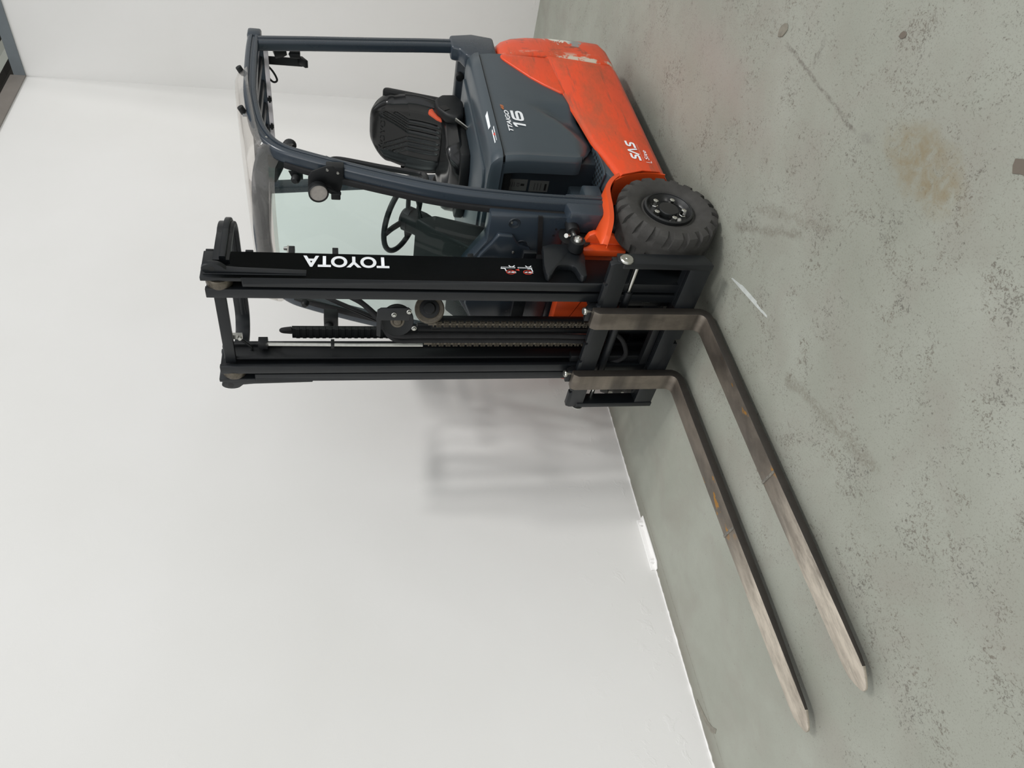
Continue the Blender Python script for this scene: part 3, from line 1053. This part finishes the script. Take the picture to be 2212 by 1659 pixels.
# hip restraint and belt buckle
hr = B().prism([(-1.27, 1.02), (-1.26, 1.10), (-1.21, 1.142), (-1.13, 1.138), (-1.06, 1.09), (-1.03, 1.03), (-1.06, 1.0), (-1.2, .985)], 'y', .225, .285).build('hip_restraint', 'black_plastic', T, bevel=.018, seg=3)
B().prism([(-1.145, 1.09), (-1.12, 1.125), (-1.085, 1.10), (-1.105, 1.07)], 'y', .283, .288).build('belt_slot', 'plate_ink', hr)
B().prism([(-1.20, 1.150), (-1.185, 1.170), (-1.155, 1.176), (-1.10, 1.135), (-1.078, 1.108), (-1.11, 1.112), (-1.155, 1.138)], 'y', .215, .232).build('belt_tongue', 'belt_red', T, bevel=.006)
B().bar((-1.035, .27, 1.045), (-.985, .25, .985), .02, .006).build('belt_latch', 'zinc', T)
hr2 = B().prism([(-1.27, 1.02), (-1.24, 1.11), (-1.15, 1.13), (-1.06, 1.09), (-1.03, 1.03), (-1.2, .985)], 'y', -.265, -.215).build('hip_restraint', 'black_plastic', T, bevel=.018, seg=3)

# grab handle inside the front pillar
B().tube(spline([(-.40, .41, 1.70), (-.455, .365, 1.69), (-.475, .36, 1.64), (-.43, .36, 1.46), (-.405, .36, 1.34), (-.38, .365, 1.275), (-.30, .41, 1.27), (-.24, .415, 1.27)], 6), .0135, 10).build('grab_handle', 'black_satin', T)
# convex mirror peeking over the pillar
B().lathe([(0, .02), (.02, .016), (.029, .004), (.031, -.006), (0, -.006)], (-.515, .395, 1.862), (.3, .4, .1), 18).build('corner_mirror', 'black_plastic', T)
# inside lamp above the screen
B().prism([(.40, 1.95), (.40, 1.86), (.27, 1.92), (.27, 1.955)], 'x', -.47, -.40).build('inside_lamp', 'black_plastic', T, bevel=.01)

# work lamp on the pillar
wl_ = B().prism([(.468, 1.70), (.470, 1.672), (.412, 1.622), (.345, 1.640), (.338, 1.65), (.335, 1.77), (.345, 1.778), (.412, 1.775), (.44, 1.76)], 'x', -.262, -.255).build('work_lamp', 'black_satin', T, bevel=.002)
B().box(-.30, -.256, .40, .466, 1.625, 1.70).build('lamp_clamp', 'black_satin', wl_, bevel=.006)
for y, z in ((.452, 1.694), (.44, 1.65)):
    B().lathe([(0, .006), (.006, .005), (.007, 0)], (-.255, y, z), (1, 0, 0), 10).build('screw', 'zinc', wl_)
ld = Vector((.82, .10, -.12)).normalized()
lc = Vector((-.205, .372, 1.733))
B().lathe([(0, -.045), (.030, -.042), (.042, -.02), (.043, .012), (.039, .016), (.036, .008)], lc, ld, 28).build('lamp_housing', 'black_satin', wl_)
B().lathe([(0, .011), (.02, .0105), (.037, .009)], lc, ld, 28).build('lamp_lens', 'lens', wl_)
B().box(-.245, -.21, .33, .36, 1.64, 1.68).bar((-.23, .372, 1.70), (-.23, .345, 1.64), .02, .02).build('lamp_bracket', 'black_satin', wl_, bevel=.004)

# rear camera bracket under the roof
rc = B().box(-1.43, -1.424, .293, .338, 1.83, 2.03).prism([(-1.43, 1.83), (-1.43, 1.86), (-1.38, 1.815), (-1.385, 1.80)], 'y', .31, .35).build('rear_bracket', 'black_satin', T, bevel=.002)
B().lathe([(0, .035), (.03, .032), (.036, .01), (.036, -.03), (0, -.035)], (-1.43, .372, 1.945), (-.2, .2, -1), 18).build('warning_buzzer', 'black_plastic', rc)
B().lathe([(0, .03), (.02, .02), (.02, -.03), (0, -.03)], (-1.42, .36, 1.87), (0, 0, 1), 12).build('camera', 'black_plastic', rc)
B().tube(spline([(-1.41, .31, 2.025), (-1.40, .27, 1.985), (-1.395, .225, 1.965), (-1.395, .212, 1.985), (-1.40, .24, 2.01), (-1.41, .29, 2.01)], 5), .0055, 8).build('cable', 'black_plastic', rc)

# ================================================================== wheels
def wheel(cx, cy, cz, rad, wid, nuts=5):
    k = rad/.2285
    y0 = cy+wid/2
    L = 20
    b = B()
    segs = []
    for i in range(L):
        for u, lug in ((0, 1), (.30, 1), (.56, 1), (.60, 0), (.80, 0), (.96, 0)):
            segs.append((2*PI*(i+u)/L, lug))
    rings = []
    n = len(segs)
    for idx, (a, lug) in enumerate(segs):
        g = 0 if lug else 1
        skew = .02*math.sin(idx*1.7)
        pr = [(.112, -.027), (.122, -.030), (.132, -.018), (.146, -.010), (.170, -.004), (.190, -.002-.000*g), (.205-.004*g, -.004-.010*g), (.2225-.012*g, -.013-.012*g), (.2285-.013*g, -.028-.005*g), (.2285-.011*g, -.050), (.2285-.004*g*.5, -.064), (.2290, -.075), (.2290, -wid+.075), (.2285-.004*g*.5, -wid+.064), (.2285-.011*g, -wid+.05), (.2285-.013*g, -wid+.028), (.215, -wid+.01), (.19, -wid), (.112, -wid+.02)]
        ring = []
        for j, (r, h) in enumerate(pr):
            aa = a
            if 7 < j < 11:
                aa += .018*(j-7)
            ring.append((cx+r*k*math.cos(aa), y0+h, cz+r*k*math.sin(aa)))
        rings.append(ring)
    rings.append(rings[0])
    b.grid(rings)
    wh = B().lathe([(.113, -.06), (.113, -.022), (.111, -.013), (.106, -.010), (.102, -.014), (.095, -.032), (.088, -.040), (.060, -.043), (.046, -.042), (.046, -.020), (.043, -.0155), (0, -.0145)], (cx, y0, cz), (0, 1, 0), 48).build('wheel', 'rim_black', T)
    b.build('tyre', 'tyre_rubber', wh, smooth=28)
    B().lathe([(.113, -wid+.02), (0, -wid+.02)], (cx, y0, cz), (0, 1, 0), 24).build('wheel_back', 'black_satin', wh)
    nut = None
    for i in range(nuts):
        a = 2*PI*i/nuts-R(6)
        p = (cx+.069*math.cos(a), y0-.042, cz+.069*math.sin(a))
        if nut is None:
            nut = B().lathe([(0, .031), (.007, .031), (.0125, .029), (.0138, .025), (.0138, .007), (.017, .005), (.017, 0)], (0, 0, 0), (0, 1, 0), 6).build('wheel_nut', 'chrome', wh, smooth=20)
            o = nut
        else:
            o = nut.copy()
            COL.objects.link(o)
        o.location = p
        o.rotation_euler = (0, random.random(), 0)
    B().tube([(cx+.104*math.cos(2*PI*i/36), y0-.012, cz+.104*math.sin(2*PI*i/36)) for i in range(36)], .003, 6, closed=True).build('rim_edge', 'rim_black', wh)
    return wh
wheel(0, .435, .2285, .2285, .18)
# far front wheel
def copytree(o, parent, dy, flip):
    c = o.copy()
    c.data = o.data.copy()
    if flip:
        off = Matrix.Translation((0, o.location.y, 0))
        c.data.transform(Matrix.Diagonal((1, -1, 1, 1)))
        c.data.flip_normals()
        c.location.y = -o.location.y
    COL.objects.link(c)
    c.parent = parent
    for ch in list(o.children):
        copytree(ch, c, dy, flip)
    return c
w0 = [o for o in T.children if o.name == 'wheel'][0]
copytree(w0, T, 0, True)
# twin steered wheels under the counterweight
for y in (-.11, .11):
    b = B().lathe([(.08, .07), (.17, .07), (.19, .05), (.19, -.05), (.17, -.07), (.08, -.07), (.08, .07)], (-1.36, y, .19), (0, 1, 0), 36)
    rw = b.build('rear_wheel', 'tyre_rubber', T)
    B().lathe([(0, .055), (.03, .055), (.08, .04), (.08, -.04), (.03, -.055), (0, -.055)], (-1.36, y, .19), (0, 1, 0), 24).build('rear_rim', 'rim_black', rw)

# ================================================================== mast
MY, MX0, MX1, MZ = .3074, .1197, .2779, 2.172
def outer_rail():
    # channel section open towards the truck's centre line, front flange notched at the top for the roller
    y1, t_ = MY-.048, .020
    b = B()
    b.prism([(MX0, MY), (MX1, MY), (MX1, y1), (MX1-t_, y1), (MX1-t_, MY-t_), (MX0+t_, MY-t_), (MX0+t_, y1), (MX0, y1)], 'z', .075, 2.02)
    b.prism([(MX0, MY), (MX1, MY), (MX1, MY-t_), (MX0+t_, MY-t_), (MX0+t_, y1), (MX0, y1)], 'z', 2.02, MZ)
    return b
orl = outer_rail().build('outer_rail', 'black_paint', T, bevel=.003)
orr = mirror(orl)
def inner_rail():
    b = B()
    y0, y1 = MY-.058, MY-.104
    ym = (y0+y1)/2
    a, c, t_ = MX0+.02, MX1+.004, .02
    b.prism([(a, y0), (a+t_, y0), (a+t_, ym+.009), (c-t_, ym+.009), (c-t_, y0), (c, y0), (c, y1), (c-t_, y1), (c-t_, ym-.009), (a+t_, ym-.009), (a+t_, y1), (a, y1)], 'z', .09, MZ-.012)
    return b
irl = inner_rail().build('inner_rail', 'black_paint', T, bevel=.003)
irr = mirror(irl)
# third rail pair, seen as ridges inside the far mast
def third():
    b = B()
    b.box(MX0+.04, MX1-.03, MY-.125, MY-.112, .12, MZ-.03)
    b.box(MX0+.04, MX0+.06, MY-.14, MY-.112, .12, MZ-.03)
    return b
tr = third().build('guide_strip', 'black_satin', T, bevel=.003)
mirror(tr)
# rollers at the top
ro = B().lathe([(0, .02), (.05, .02), (.053, .012), (.053, -.012), (.05, -.02), (0, -.02)], (MX1-.045, MY-.042, 2.108), (0, 1, 0), 32).build('mast_roller', 'chain_steel', T)
mirror(ro)
# lifting lug plates on the outside of the rails
lugp = [(MY-.002, 1.772), (MY+.008, 1.775), (MY+.012, 1.90), (MY+.016, 2.03), (MY+.021, 2.075)]
lugp += [(MY+.022+.026*math.cos(R(a)), 2.124+.042*math.sin(R(a))) for a in range(-50, 141, 19)]
lugp += [(MY-.002, MZ-.004)]
lg = B().prism(lugp, 'x', .232, .256).build('lifting_lug', 'black_paint', T, bevel=.003)
lg2 = B().prism([(-y, z) for y, z in lugp], 'x', .254, .2765).build('lifting_lug', 'black_paint', T, bevel=.003)
for s_, x, q in ((1, .2562, lg), (-1, .2767, lg2)):
    B().lathe([(.012, .0002), (0, .0002)], (x, s_*(MY+.024), 2.127), (1, 0, 0), 16).build('lug_hole', 'plate_ink', q)
B().box(.256, .262, MY-.001, MY+.006, 1.775, MZ-.01).build('lug_weld', 'black_paint', T, bevel=.002)
# bent upper tie beam round the back of the mast
def bow(z0, z1, out, wd):
    pts = [(.20, MY+.012+out), (.09, MY+.014+out), (.03, MY+.012+out)]
    pts += arc(.0, MY-.09+out, .105, 75, 180, 8)
    p = [(x-.0, y) for x, y in pts]
    p = p+[(x, -y) for x, y in reversed(p)]
    path = [(x, y, (z0+z1)/2) for x, y in p]
    return B().sweep(path, rr(wd, z1-z0, .004, 2), up=(0, 0, 1))
tb_ = bow(2.066, 2.130, .0, .022).build('tie_beam', 'black_paint', T, smooth=40)
bow(2.080, 2.104, .014, .03).build('tie_beam_rib', 'black_paint', tb_, smooth=40)
# front tie plates between the rails
B().box(.235, .258, -MY+.10, MY-.10, 2.092, 2.137).build('upper_tie', 'black_paint', T, bevel=.004)
for x0, x1, z0, z1 in ((.05, .075, .80, .86), (.06, .10, .12, .22)):
    B().box(x0, x1, -MY+.01, MY-.01, z0, z1).build('mast_crossmember', 'black_paint', T, bevel=.004)
# small brackets on the rear edge of the near rail
for z, d in ((1.838, .055), (1.664, .05), (1.098, .035)):
    B().box(MX0-d, MX0+.004, MY-.035, MY-.010, z-.012, z+.012).build('hose_clip', 'black_satin', T, bevel=.002)
for z0, z1 in ((2.135, 2.165), (1.985, 2.015)):
    B().box(MX0-.012, MX0, MY-.045, MY, z0, z1).build('edge_block', 'black_satin', T, bevel=.002)
B().box(MX0-.06, MX0-.01, MY-.030, MY-.012, 1.850, 1.856).lathe([(0, .016), (.007, .014), (.009, 0)], (MX0-.048, MY-.02, 1.856), (0, 0, 1), 8).build('clip_bolt', 'zinc', T)

# tilt bracket on the near rail and tilt cylinder
tbk = [(.075, .785), (.12, .788), (.20, .80), (.258, .800), (.270, .79), (.263, .778), (.225, .755), (.205, .74), (.198, .725), (.196, .69), (.200, .672), (.215, .662), (.262, .652), (.272, .640), (.264, .622), (.20, .615), (.14, .605), (.085, .61), (.06, .64), (.06, .74)]
tbr = B().prism(tbk, 'y', MY, MY+.034).build('tilt_bracket', 'black_paint', T, bevel=.004, seg=2)
B().prism(tbk, 'y', -MY-.006, -MY).build('tilt_bracket', 'black_paint', T, bevel=.004)
tc = B().cyl((-.10, .372, .635), (.02, .372, .640), .030, 20).build('tilt_cylinder', 'black_satin', T, bevel=.004)
B().cyl((.02, .372, .640), (.075, .372, .642), .014, 16).build('tilt_rod', 'chrome', tc)
B().lathe([(.034, .025), (.034, -.025), (.016, -.025), (.016, .025), (.034, .025)], (.10, .372, .642), (0, 1, 0), 24).build('tilt_eye', 'black_satin', tc)
B().lathe([(0, .045), (.006, .045), (.008, .04), (.016, .036), (.02, .028), (.02, 0)], (.10, .372, .642), (0, 1, 0), 14).build('tilt_pin', 'zinc', tc)
B().cyl((.055, .385, .672), (.075, .40, .690), .010, 10).build('grease_bolt', 'zinc', tc)
B().prism(arc(.0, .62, .075, 0, 360, 24)[:-1], 'y', .335, .343).build('tilt_recess', 'plate_ink', tc)

# lettering on the mast: reads from the bottom up
text('mast_lettering', 'TOYOTA', 'decal_white', orl, (.1365, MY, 1.448), (0, 0, 1), (1, 0, 0), .342, .069, offset=.03)
def rev_letters():
    pass
# warning pictogram
wd_o, wd_x, wd_y = (.240, MY, .842), (0, 0, 1), (-1, 0, 0)
wg = B()
for q in (0, .073):
    ribbon(wg, [(q+.004, .052), (q+.064, .052), (q+.064, .058), (q+.004, .058)], .0016, wd_o, wd_x, wd_y, depth=-.0008, closed=True)
    ribbon(wg, [(q+.004, .069), (q+.010, .062), (q+.018, .0595), (q+.025, .062), (q+.029, .069)], .0045, wd_o, wd_x, wd_y, depth=-.0008)
ribbon(wg, [(.140, .049), (.122, .049), (.118, .032)], .0045, wd_o, wd_x, wd_y, depth=-.0008)
ribbon(wg, [(.024, .049), (.006, .049), (.003, .032)], .0045, wd_o, wd_x, wd_y, depth=-.0008)
for q in (.024, .098):
    ribbon(wg, [(q+.005, .0275), (q-.021, .029)], .0034, wd_o, wd_x, wd_y, depth=-.0008)
    ribbon(wg, [(q+.005, .0245), (q-.021, .0225)], .0034, wd_o, wd_x, wd_y, depth=-.0008)
    ribbon(wg, [(q-.002, .026), (q+.009, .026)], .009, wd_o, wd_x, wd_y, depth=-.0008)
    ribbon(wg, [(q+.011, .026), (q+.015, .026)], .005, wd_o, wd_x, wd_y, depth=-.0008)
wg.build('warning_print', 'decal_white', orl, smooth=0)
wg = B()
for q in (.026, .100):
    ribbon(wg, [(q+.0185*math.cos(2*PI*i/24), .026+.0125*math.sin(2*PI*i/24)) for i in range(24)], .0028, wd_o, wd_x, wd_y, depth=-.0012, closed=True)
    ribbon(wg, [(q+.012, .017), (q-.012, .035)], .002, wd_o, wd_x, wd_y, depth=-.0014)
wg.add([Vector(wd_o)+Vector((-y, .0012, x)) for x, y in ((.079, .040), (.060, .034), (.062, .047))], [(0, 1, 2)])
wg.build('warning_print', 'decal_red', orl, smooth=0)

# lift cylinders, chains, sheaves, hoses in the mast
B().cyl((.155, -.05, .12), (.155, -.05, 1.20), .030, 20).cyl((.155, -.05, 1.20), (.155, -.05, 1.245), .036, 20).build('lift_cylinder', 'black_satin', T, smooth=40)
for s in (1, -1):
    B().cyl((.10, s*(MY-.165), .15), (.10, s*(MY-.165), 1.30), .026, 16).build('side_cylinder', 'black_satin', T)
def chain(y, x, z0, z1, big):
    pitch = .0159
    n = int((z1-z0)/pitch)
    pins = B()
    for i in range(n):
        pins.cyl((x, y-.016, z0+i*pitch), (x, y+.016, z0+i*pitch), .0035, 6)
    pins.box(x-.003, x+.003, y-.006, y+.006, z0, z1)
    ch = pins.build('lift_chain', 'chain_steel', T, smooth=0)
    lk = None
    for i in range(n//2):
        if lk is None:
            p = [(-.0055, -.011), (.0055, -.011), (.0068, -.007), (.0045, 0), (.0068, .007), (.0055, .011), (-.0055, .011), (-.0068, .007), (-.0045, 0), (-.0068, -.007)]
            b = B()
            for yy in (-.014, -.006, .003, .011):
                b.prism(p, 'y', yy, yy+.0026)
            lk = b.build('chain_link', 'chain_steel', ch, smooth=0)
            o = lk
        else:
            o = lk.copy()
            COL.objects.link(o)
        o.location = (x, y, z0+(2*i+.5)*pitch)
chain(.046, .262, .52, 1.275, 1)
chain(-.076, .262, .50, 1.285, 1)
# chain sheave
cs = B().lathe([(0, .018), (.040, .018), (.044, .012), (.060, .014), (.064, .010), (.064, -.012), (.044, -.014), (0, -.014)], (.225, .098, 1.270), (.55, .75, .1), 36).build('chain_sheave', 'chain_steel', T)
B().lathe([(0, .028), (.022, .028), (.028, .020), (.042, .0195), (.042, .012)], (.225, .098, 1.270), (.55, .75, .1), 24).build('sheave_hub', 'black_satin', cs)
# hose sheave with its bracket
hs = B().lathe([(0, .012), (.050, .012), (.068, .016), (.070, .006), (.060, 0), (.070, -.006), (.068, -.016), (0, -.012)], (.222, .030, 1.405), (.9, .42, .05), 36).build('hose_sheave', 'black_plastic', T)
B().lathe([(0, .028), (.016, .026), (.022, .016), (.03, .0155), (.03, .012)], (.222, .030, 1.405), (.9, .42, .05), 24).build('sheave_cap', 'chain_steel', hs)
ribm = B()
ribbon(ribm, [(-.012, -.008), (-.008, .008), (0, 0), (.008, .008), (.012, -.008)], .002, (.2365, .012, 1.447), (.42, -.9, 0), (0, 0, 1))
ribm.build('chalk_mark', 'decal_grey', hs, smooth=0)
B().prism([(.130, 1.495), (.078, 1.497), (-.025, 1.495), (-.03, 1.485), (-.03, 1.478), (.07, 1.478), (.07, 1.36), (.13, 1.352), (.145, 1.365), (.142, 1.48)], 'x', .262, .268).prism([(.13, 1.352), (.20, 1.35), (.215, 1.30), (.20, 1.24), (.155, 1.24), (.165, 1.34), (.13, 1.342)], 'x', .19, .20).build('sheave_bracket', 'black_paint', T, bevel=.002)
for p in ((.268, .107, 1.425), (.268, .125, 1.362), (.262, .02, 1.335)):
    B().lathe([(0, .014), (.006, .013), (.008, .006), (.011, .005), (.011, 0)], p, (1, .3, 0), 10).build('bracket_bolt', 'zinc', T)
# hoses down to the carriage
for k, dy in enumerate((-.030, -.060)):
    B().tube(spline([(.10, .06+.02*k, 1.62), (.14, .045, 1.55), (.20, .005-.01*k, 1.475), (.245, -.018+dy*.4, 1.44), (.258, dy-.004, 1.39), (.26, dy, 1.30), (.26, dy, 1.0), (.26, dy, .70), (.26, dy-.005, .50), (.24, dy, .42)], 5), .012, 10).build('hose', 'rubber', T)
# bright hydraulic pipe
B().tube(spline([(.20, -.150, 1.965), (.225, -.120, 1.950), (.228, -.118, 1.92), (.228, -.122, 1.6), (.228, -.124, 1.285)], 6), .0085, 10).build('hydraulic_pipe', 'zinc', T)
B().box(.205, .240, -.138, -.108, 1.675, 1.69).build('pipe_clamp', 'black_satin', T, bevel=.002)
B().box(.17, .21, -.17, -.13, 1.96, 2.0).build('pipe_clamp', 'black_satin', T, bevel=.002)
# ribbed cable carrier
ec = B().box(.108, .129, -.180, -.124, 1.30, 1.86).build('cable_carrier', 'black_satin', T)
rib = None
for i in range(19):
    if rib is None:
        rib = B().box(-.010, .010, -.030, .030, -.009, .009).build('carrier_rib', 'black_plastic', ec, bevel=.002, seg=1)
        o = rib
    else:
        o = rib.copy()
        COL.objects.link(o)
    o.location = (.122, -.152, 1.835-.0285*i)
B().tube(spline([(.12, -.15, 1.86), (.12, -.146, 1.895), (.125, -.135, 1.905), (.13, -.125, 1.89), (.13, -.12, 1.86)], 5), .010, 8).build('carrier_hose', 'rubber', T)
# small pipe elbow at the top tie
B().tube(spline([(.20, -.095, 2.085), (.20, -.125, 2.06), (.20, -.165, 2.03), (.20, -.185, 2.035), (.20, -.205, 2.05)], 5), .006, 8).build('pipe_elbow', 'black_satin', T)
B().box(.20, .215, -.10, -.075, 2.06, 2.10).lathe([(0, .014), (.008, .012), (.010, 0)], (.213, -.092, 2.07), (1, .2, 0), 10).build('elbow_clip', 'zinc', T)

# ================================================================== carriage
CXB, CXF = .295, .322
def notched_bar():
    z1 = .558
    pts = [(-.474, .470), (-.474, z1-.02), (-.464, z1)]
    for y in (-.36, -.26, -.14, -.02, .10, .22, .34):
        pts += [(y-.009, z1), (y-.007, z1-.012), (y+.007, z1-.012), (y+.009, z1)]
    pts += [(.448, z1), (.458, z1-.02), (.458, .470)]
    return pts
tpb = B().prism(notched_bar(), 'x', CXB, CXF).box(CXB-.02, CXF-.004, -.47, .455, .478, .545).build('carriage_top_bar', 'black_paint', T, bevel=.002)
lbp = [(-.474, .20), (-.474, .108), (-.02, .108), (-.02, .128), (.01, .128), (.01, .105), (.458, .105), (.458, .20)]
B().prism(lbp, 'x', CXB, CXF).box(.255, CXB, -.47, .455, .165, .20).build('carriage_bottom_bar', 'black_paint', T, bevel=.002)
for y0, y1 in ((.432, .462), (-.478, -.448)):
    B().prism([(.258, .125), (.325, .103), (.325, .50), (.305, .53), (.258, .52)], 'y', y0, y1).build('carriage_side_plate', 'black_paint', T, bevel=.003)
for y, s_ in ((.463, 1), (-.479, -1)):
    cp = B().lathe([(0, .010), (.025, .010), (.029, .006), (.029, 0), (.012, -.002), (.012, -.03)], (.303, y, .490), (0, s_, 0), 28).build('carriage_pin', 'zinc', T)
    B().lathe([(0, .013), (.006, .0125), (.008, .010)], (.303, y, .490), (0, s_, 0), 12).build('grease_nipple', 'zinc', cp)
# back of the carriage: rollers plates and side shift cylinder
B().box(.225, .262, -.21, -.165, .12, .58).box(.225, .262, .165, .21, .12, .58).box(.215, .25, -.18, .18, .13, .17).build('carriage_frame', 'black_satin', T, bevel=.003)
ss = B().cyl((.272, -.30, .418), (.272, .265, .418), .021, 18).build('sideshift_cylinder', 'black_paint', T, bevel=.002)
for y0, y1 in ((.26, .435), (-.30, -.450)):
    B().cyl((.272, y0, .418), (.272, y1, .418), .012, 16).build('sideshift_rod', 'chrome', ss)
B().cyl((.266, .205, .335), (.266, .205, .300), .012, 12).cyl((.266, .205, .375), (.266, .205, .335), .009, 12).build('hose_fitting', 'zinc', T)
B().tube(spline([(.266, .205, .30), (.25, .19, .25), (.24, .15, .23)], 5), .009, 8).build('fitting_hose', 'rubber', T)
B().lathe([(0, .012), (.010, .010), (.012, 0)], (.258, .395, .30), (1, .3, 0), 8).lathe([(0, .012), (.010, .010), (.012, 0)], (.255, .262, .215), (1, .3, 0), 8).build('frame_bolt', 'zinc', T)
B().tube(spline([(.25, -.02, .40), (.265, -.05, .36), (.268, -.10, .33), (.268, -.155, .315), (.262, -.20, .34), (.25, -.215, .39)], 6), .011, 10).build('loop_hose', 'rubber', T)
# lower latch block
B().box(.258, .294, -.19, .15, .205, .24).build('lower_hook', 'black_satin', T, bevel=.003)

# ================================================================== forks
def fork(y1):
    y0 = y1-.0987
    xf, xb, zt, zb = .3632, .322, .579, .0675
    th = .036
    cxo = []
    # side profile of the L, heel rounded inside and out
    prof = [(xb, zt), (xb, .12)]
    prof += [(xb+.058-.058*math.cos(R(a)), .031+.058-.058*math.sin(R(a))) for a in range(10, 91, 16)]
    prof += [(1.15, .030), (1.50, .030), (1.70, .036), (1.90, .0415)]
    top = [(1.90, .0565), (1.70, .0592), (1.50, .0620), (1.20, .0655), (1.19, .0655), (.50, zb), (xf+.03, zb)]
    top += [(xf+.03-.03*math.sin(R(a)), zb+.03-.03*math.cos(R(a))) for a in (22, 45, 68, 90)]
    top += [(xf, .54), (xf, zt-.022), (xf-.012, zt)]
    b = B()
    poly = prof+top
    n = len(poly)
    vs, fs = [], []
    b.prism(poly, 'y', y0, y1)
    # tapered tip
    a = [(1.90, y0), (1.935, y0+.003), (1.965, y0+.018), (1.99, y0+.034), (1.996, y0+.043), (1.996, y1-.043), (1.99, y1-.034), (1.965, y1-.018), (1.935, y1-.003), (1.90, y1)]
    tv = [(x, y, .0565-(x-1.90)*.03) for x, y in a]+[(x, y, .0415+(x-1.90)*.02) for x, y in a]
    k = len(a)
    b.add(tv, [tuple(range(k)), tuple(range(2*k-1, k-1, -1))]+[(i, k+i, k+(i+1) % k, (i+1) % k) for i in range(k)])
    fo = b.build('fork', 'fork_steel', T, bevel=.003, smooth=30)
    fo.data.materials.append(M['fork_side'])
    for f in fo.data.polygons:
        if abs(f.normal.y) > .9 or f.normal.z < -.5:
            f.material_index = 1
    # seam weld across the blade
    rows = B().bar((1.186, y0+.001, .0662), (1.200, y1-.001, .0662), .012, .005)
    rows.build('seam_weld', 'weld', fo, bevel=.0015)
    # locking pin on top
    p = B().lathe([(0, .010), (.014, .009), (.017, .005), (.017, -.002), (.008, -.004), (.008, -.03)], (.318, (y0+y1)/2+.022, zt+.028), (.15, .1, 1), 18)
    p.build('locking_pin', 'zinc', fo)
    B().prism([(xb-.002, .50), (xb-.002, .60), (xb-.025, .60), (xb-.045, .565), (xb-.045, .55), (xb-.02, .55), (xb-.02, .50)], 'y', y0+.012, y1-.012).build('fork_hook', 'black_satin', fo, bevel=.003)
    return fo
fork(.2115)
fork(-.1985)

# ================================================================== lettering on the body
# number and model name on the hood door
def S(pts, sh=.22):
    return [(x+y*sh, y) for x, y in pts]
o16, ux16, uy16 = (-.616, .4926, .768), (-1, 0, 0), (0, 0, 1)
nb = B()
one = S([(.0138, 0), (.0302, 0), (.0302, .0605), (.012, .0605), (-.006, .0525), (-.006, .0395), (.0138, .0465)])
nb.add([Vector(o16)+Vector((-x, .0008, z)) for x, z in one], [tuple(range(len(one)))])
six = [(.137, .0525), (.078, .0525), (.066, .0495), (.061, .041), (.061, .018), (.066, .0098), (.078, .0068), (.120, .0068), (.132, .0098), (.137, .016), (.137, .022), (.132, .0278), (.120, .0305), (.0682, .0305)]
ribbon(nb, S(six), .0138, o16, ux16, uy16)
nb.build('model_number', 'decal_white', hd, smooth=0)
text('model_lettering', 'TTAIGO', 'decal_white', hd, (-.582, .4910, .836), (-1, 0, 0), (0, 0, 1), .186, .0225, shear=.28, offset=.03)
text('model_suffix', '48', 'decal_orange', hd, (-.772, .4900, .853), (-1, 0, 0), (0, 0, 1), .048, .016, shear=.28, offset=.02)
# stability lettering on the sill
os_, ux_, uy_ = (-.372, .5045, .252), (-1, 0, 0), (0, 0, 1)
ng = B()
def sas(x0):
    s_ = [(x0, .006), (x0+.032, .006), (x0+.040, .009), (x0+.041, .016), (x0+.037, .021), (x0+.015, .027), (x0+.011, .032), (x0+.013, .039), (x0+.020, .042), (x0+.050, .042)]
    ribbon(ng, S(s_, .25), .0105, os_, ux_, uy_)
sas(-.004)
ribbon(ng, S([(.047, .0), (.067, .044), (.073, .044), (.093, .0)], .25), .0105, os_, ux_, uy_)
sas(.101)
ng.build('side_lettering', 'decal_white', sl, smooth=0)
text('side_lettering', 'System of Active Stability', 'decal_pink', sl, (-.366, .5045, .2385), (-1, 0, 0), (0, 0, 1), .142, .0085, shear=.2)
text('side_lettering', 'Site', 'decal_white', sl, (-.376, .5045, .212), (-1, 0, 0), (0, 0, 1), .082, .019, shear=.3, offset=.004)
nl = B()
ribbon(nl, [(.003, .026), (-.002, .0), (.012, .0)], .0025, (-.356, .5045, .207), ux_, uy_)
nl.build('side_lettering', 'decal_white', sl, smooth=0)
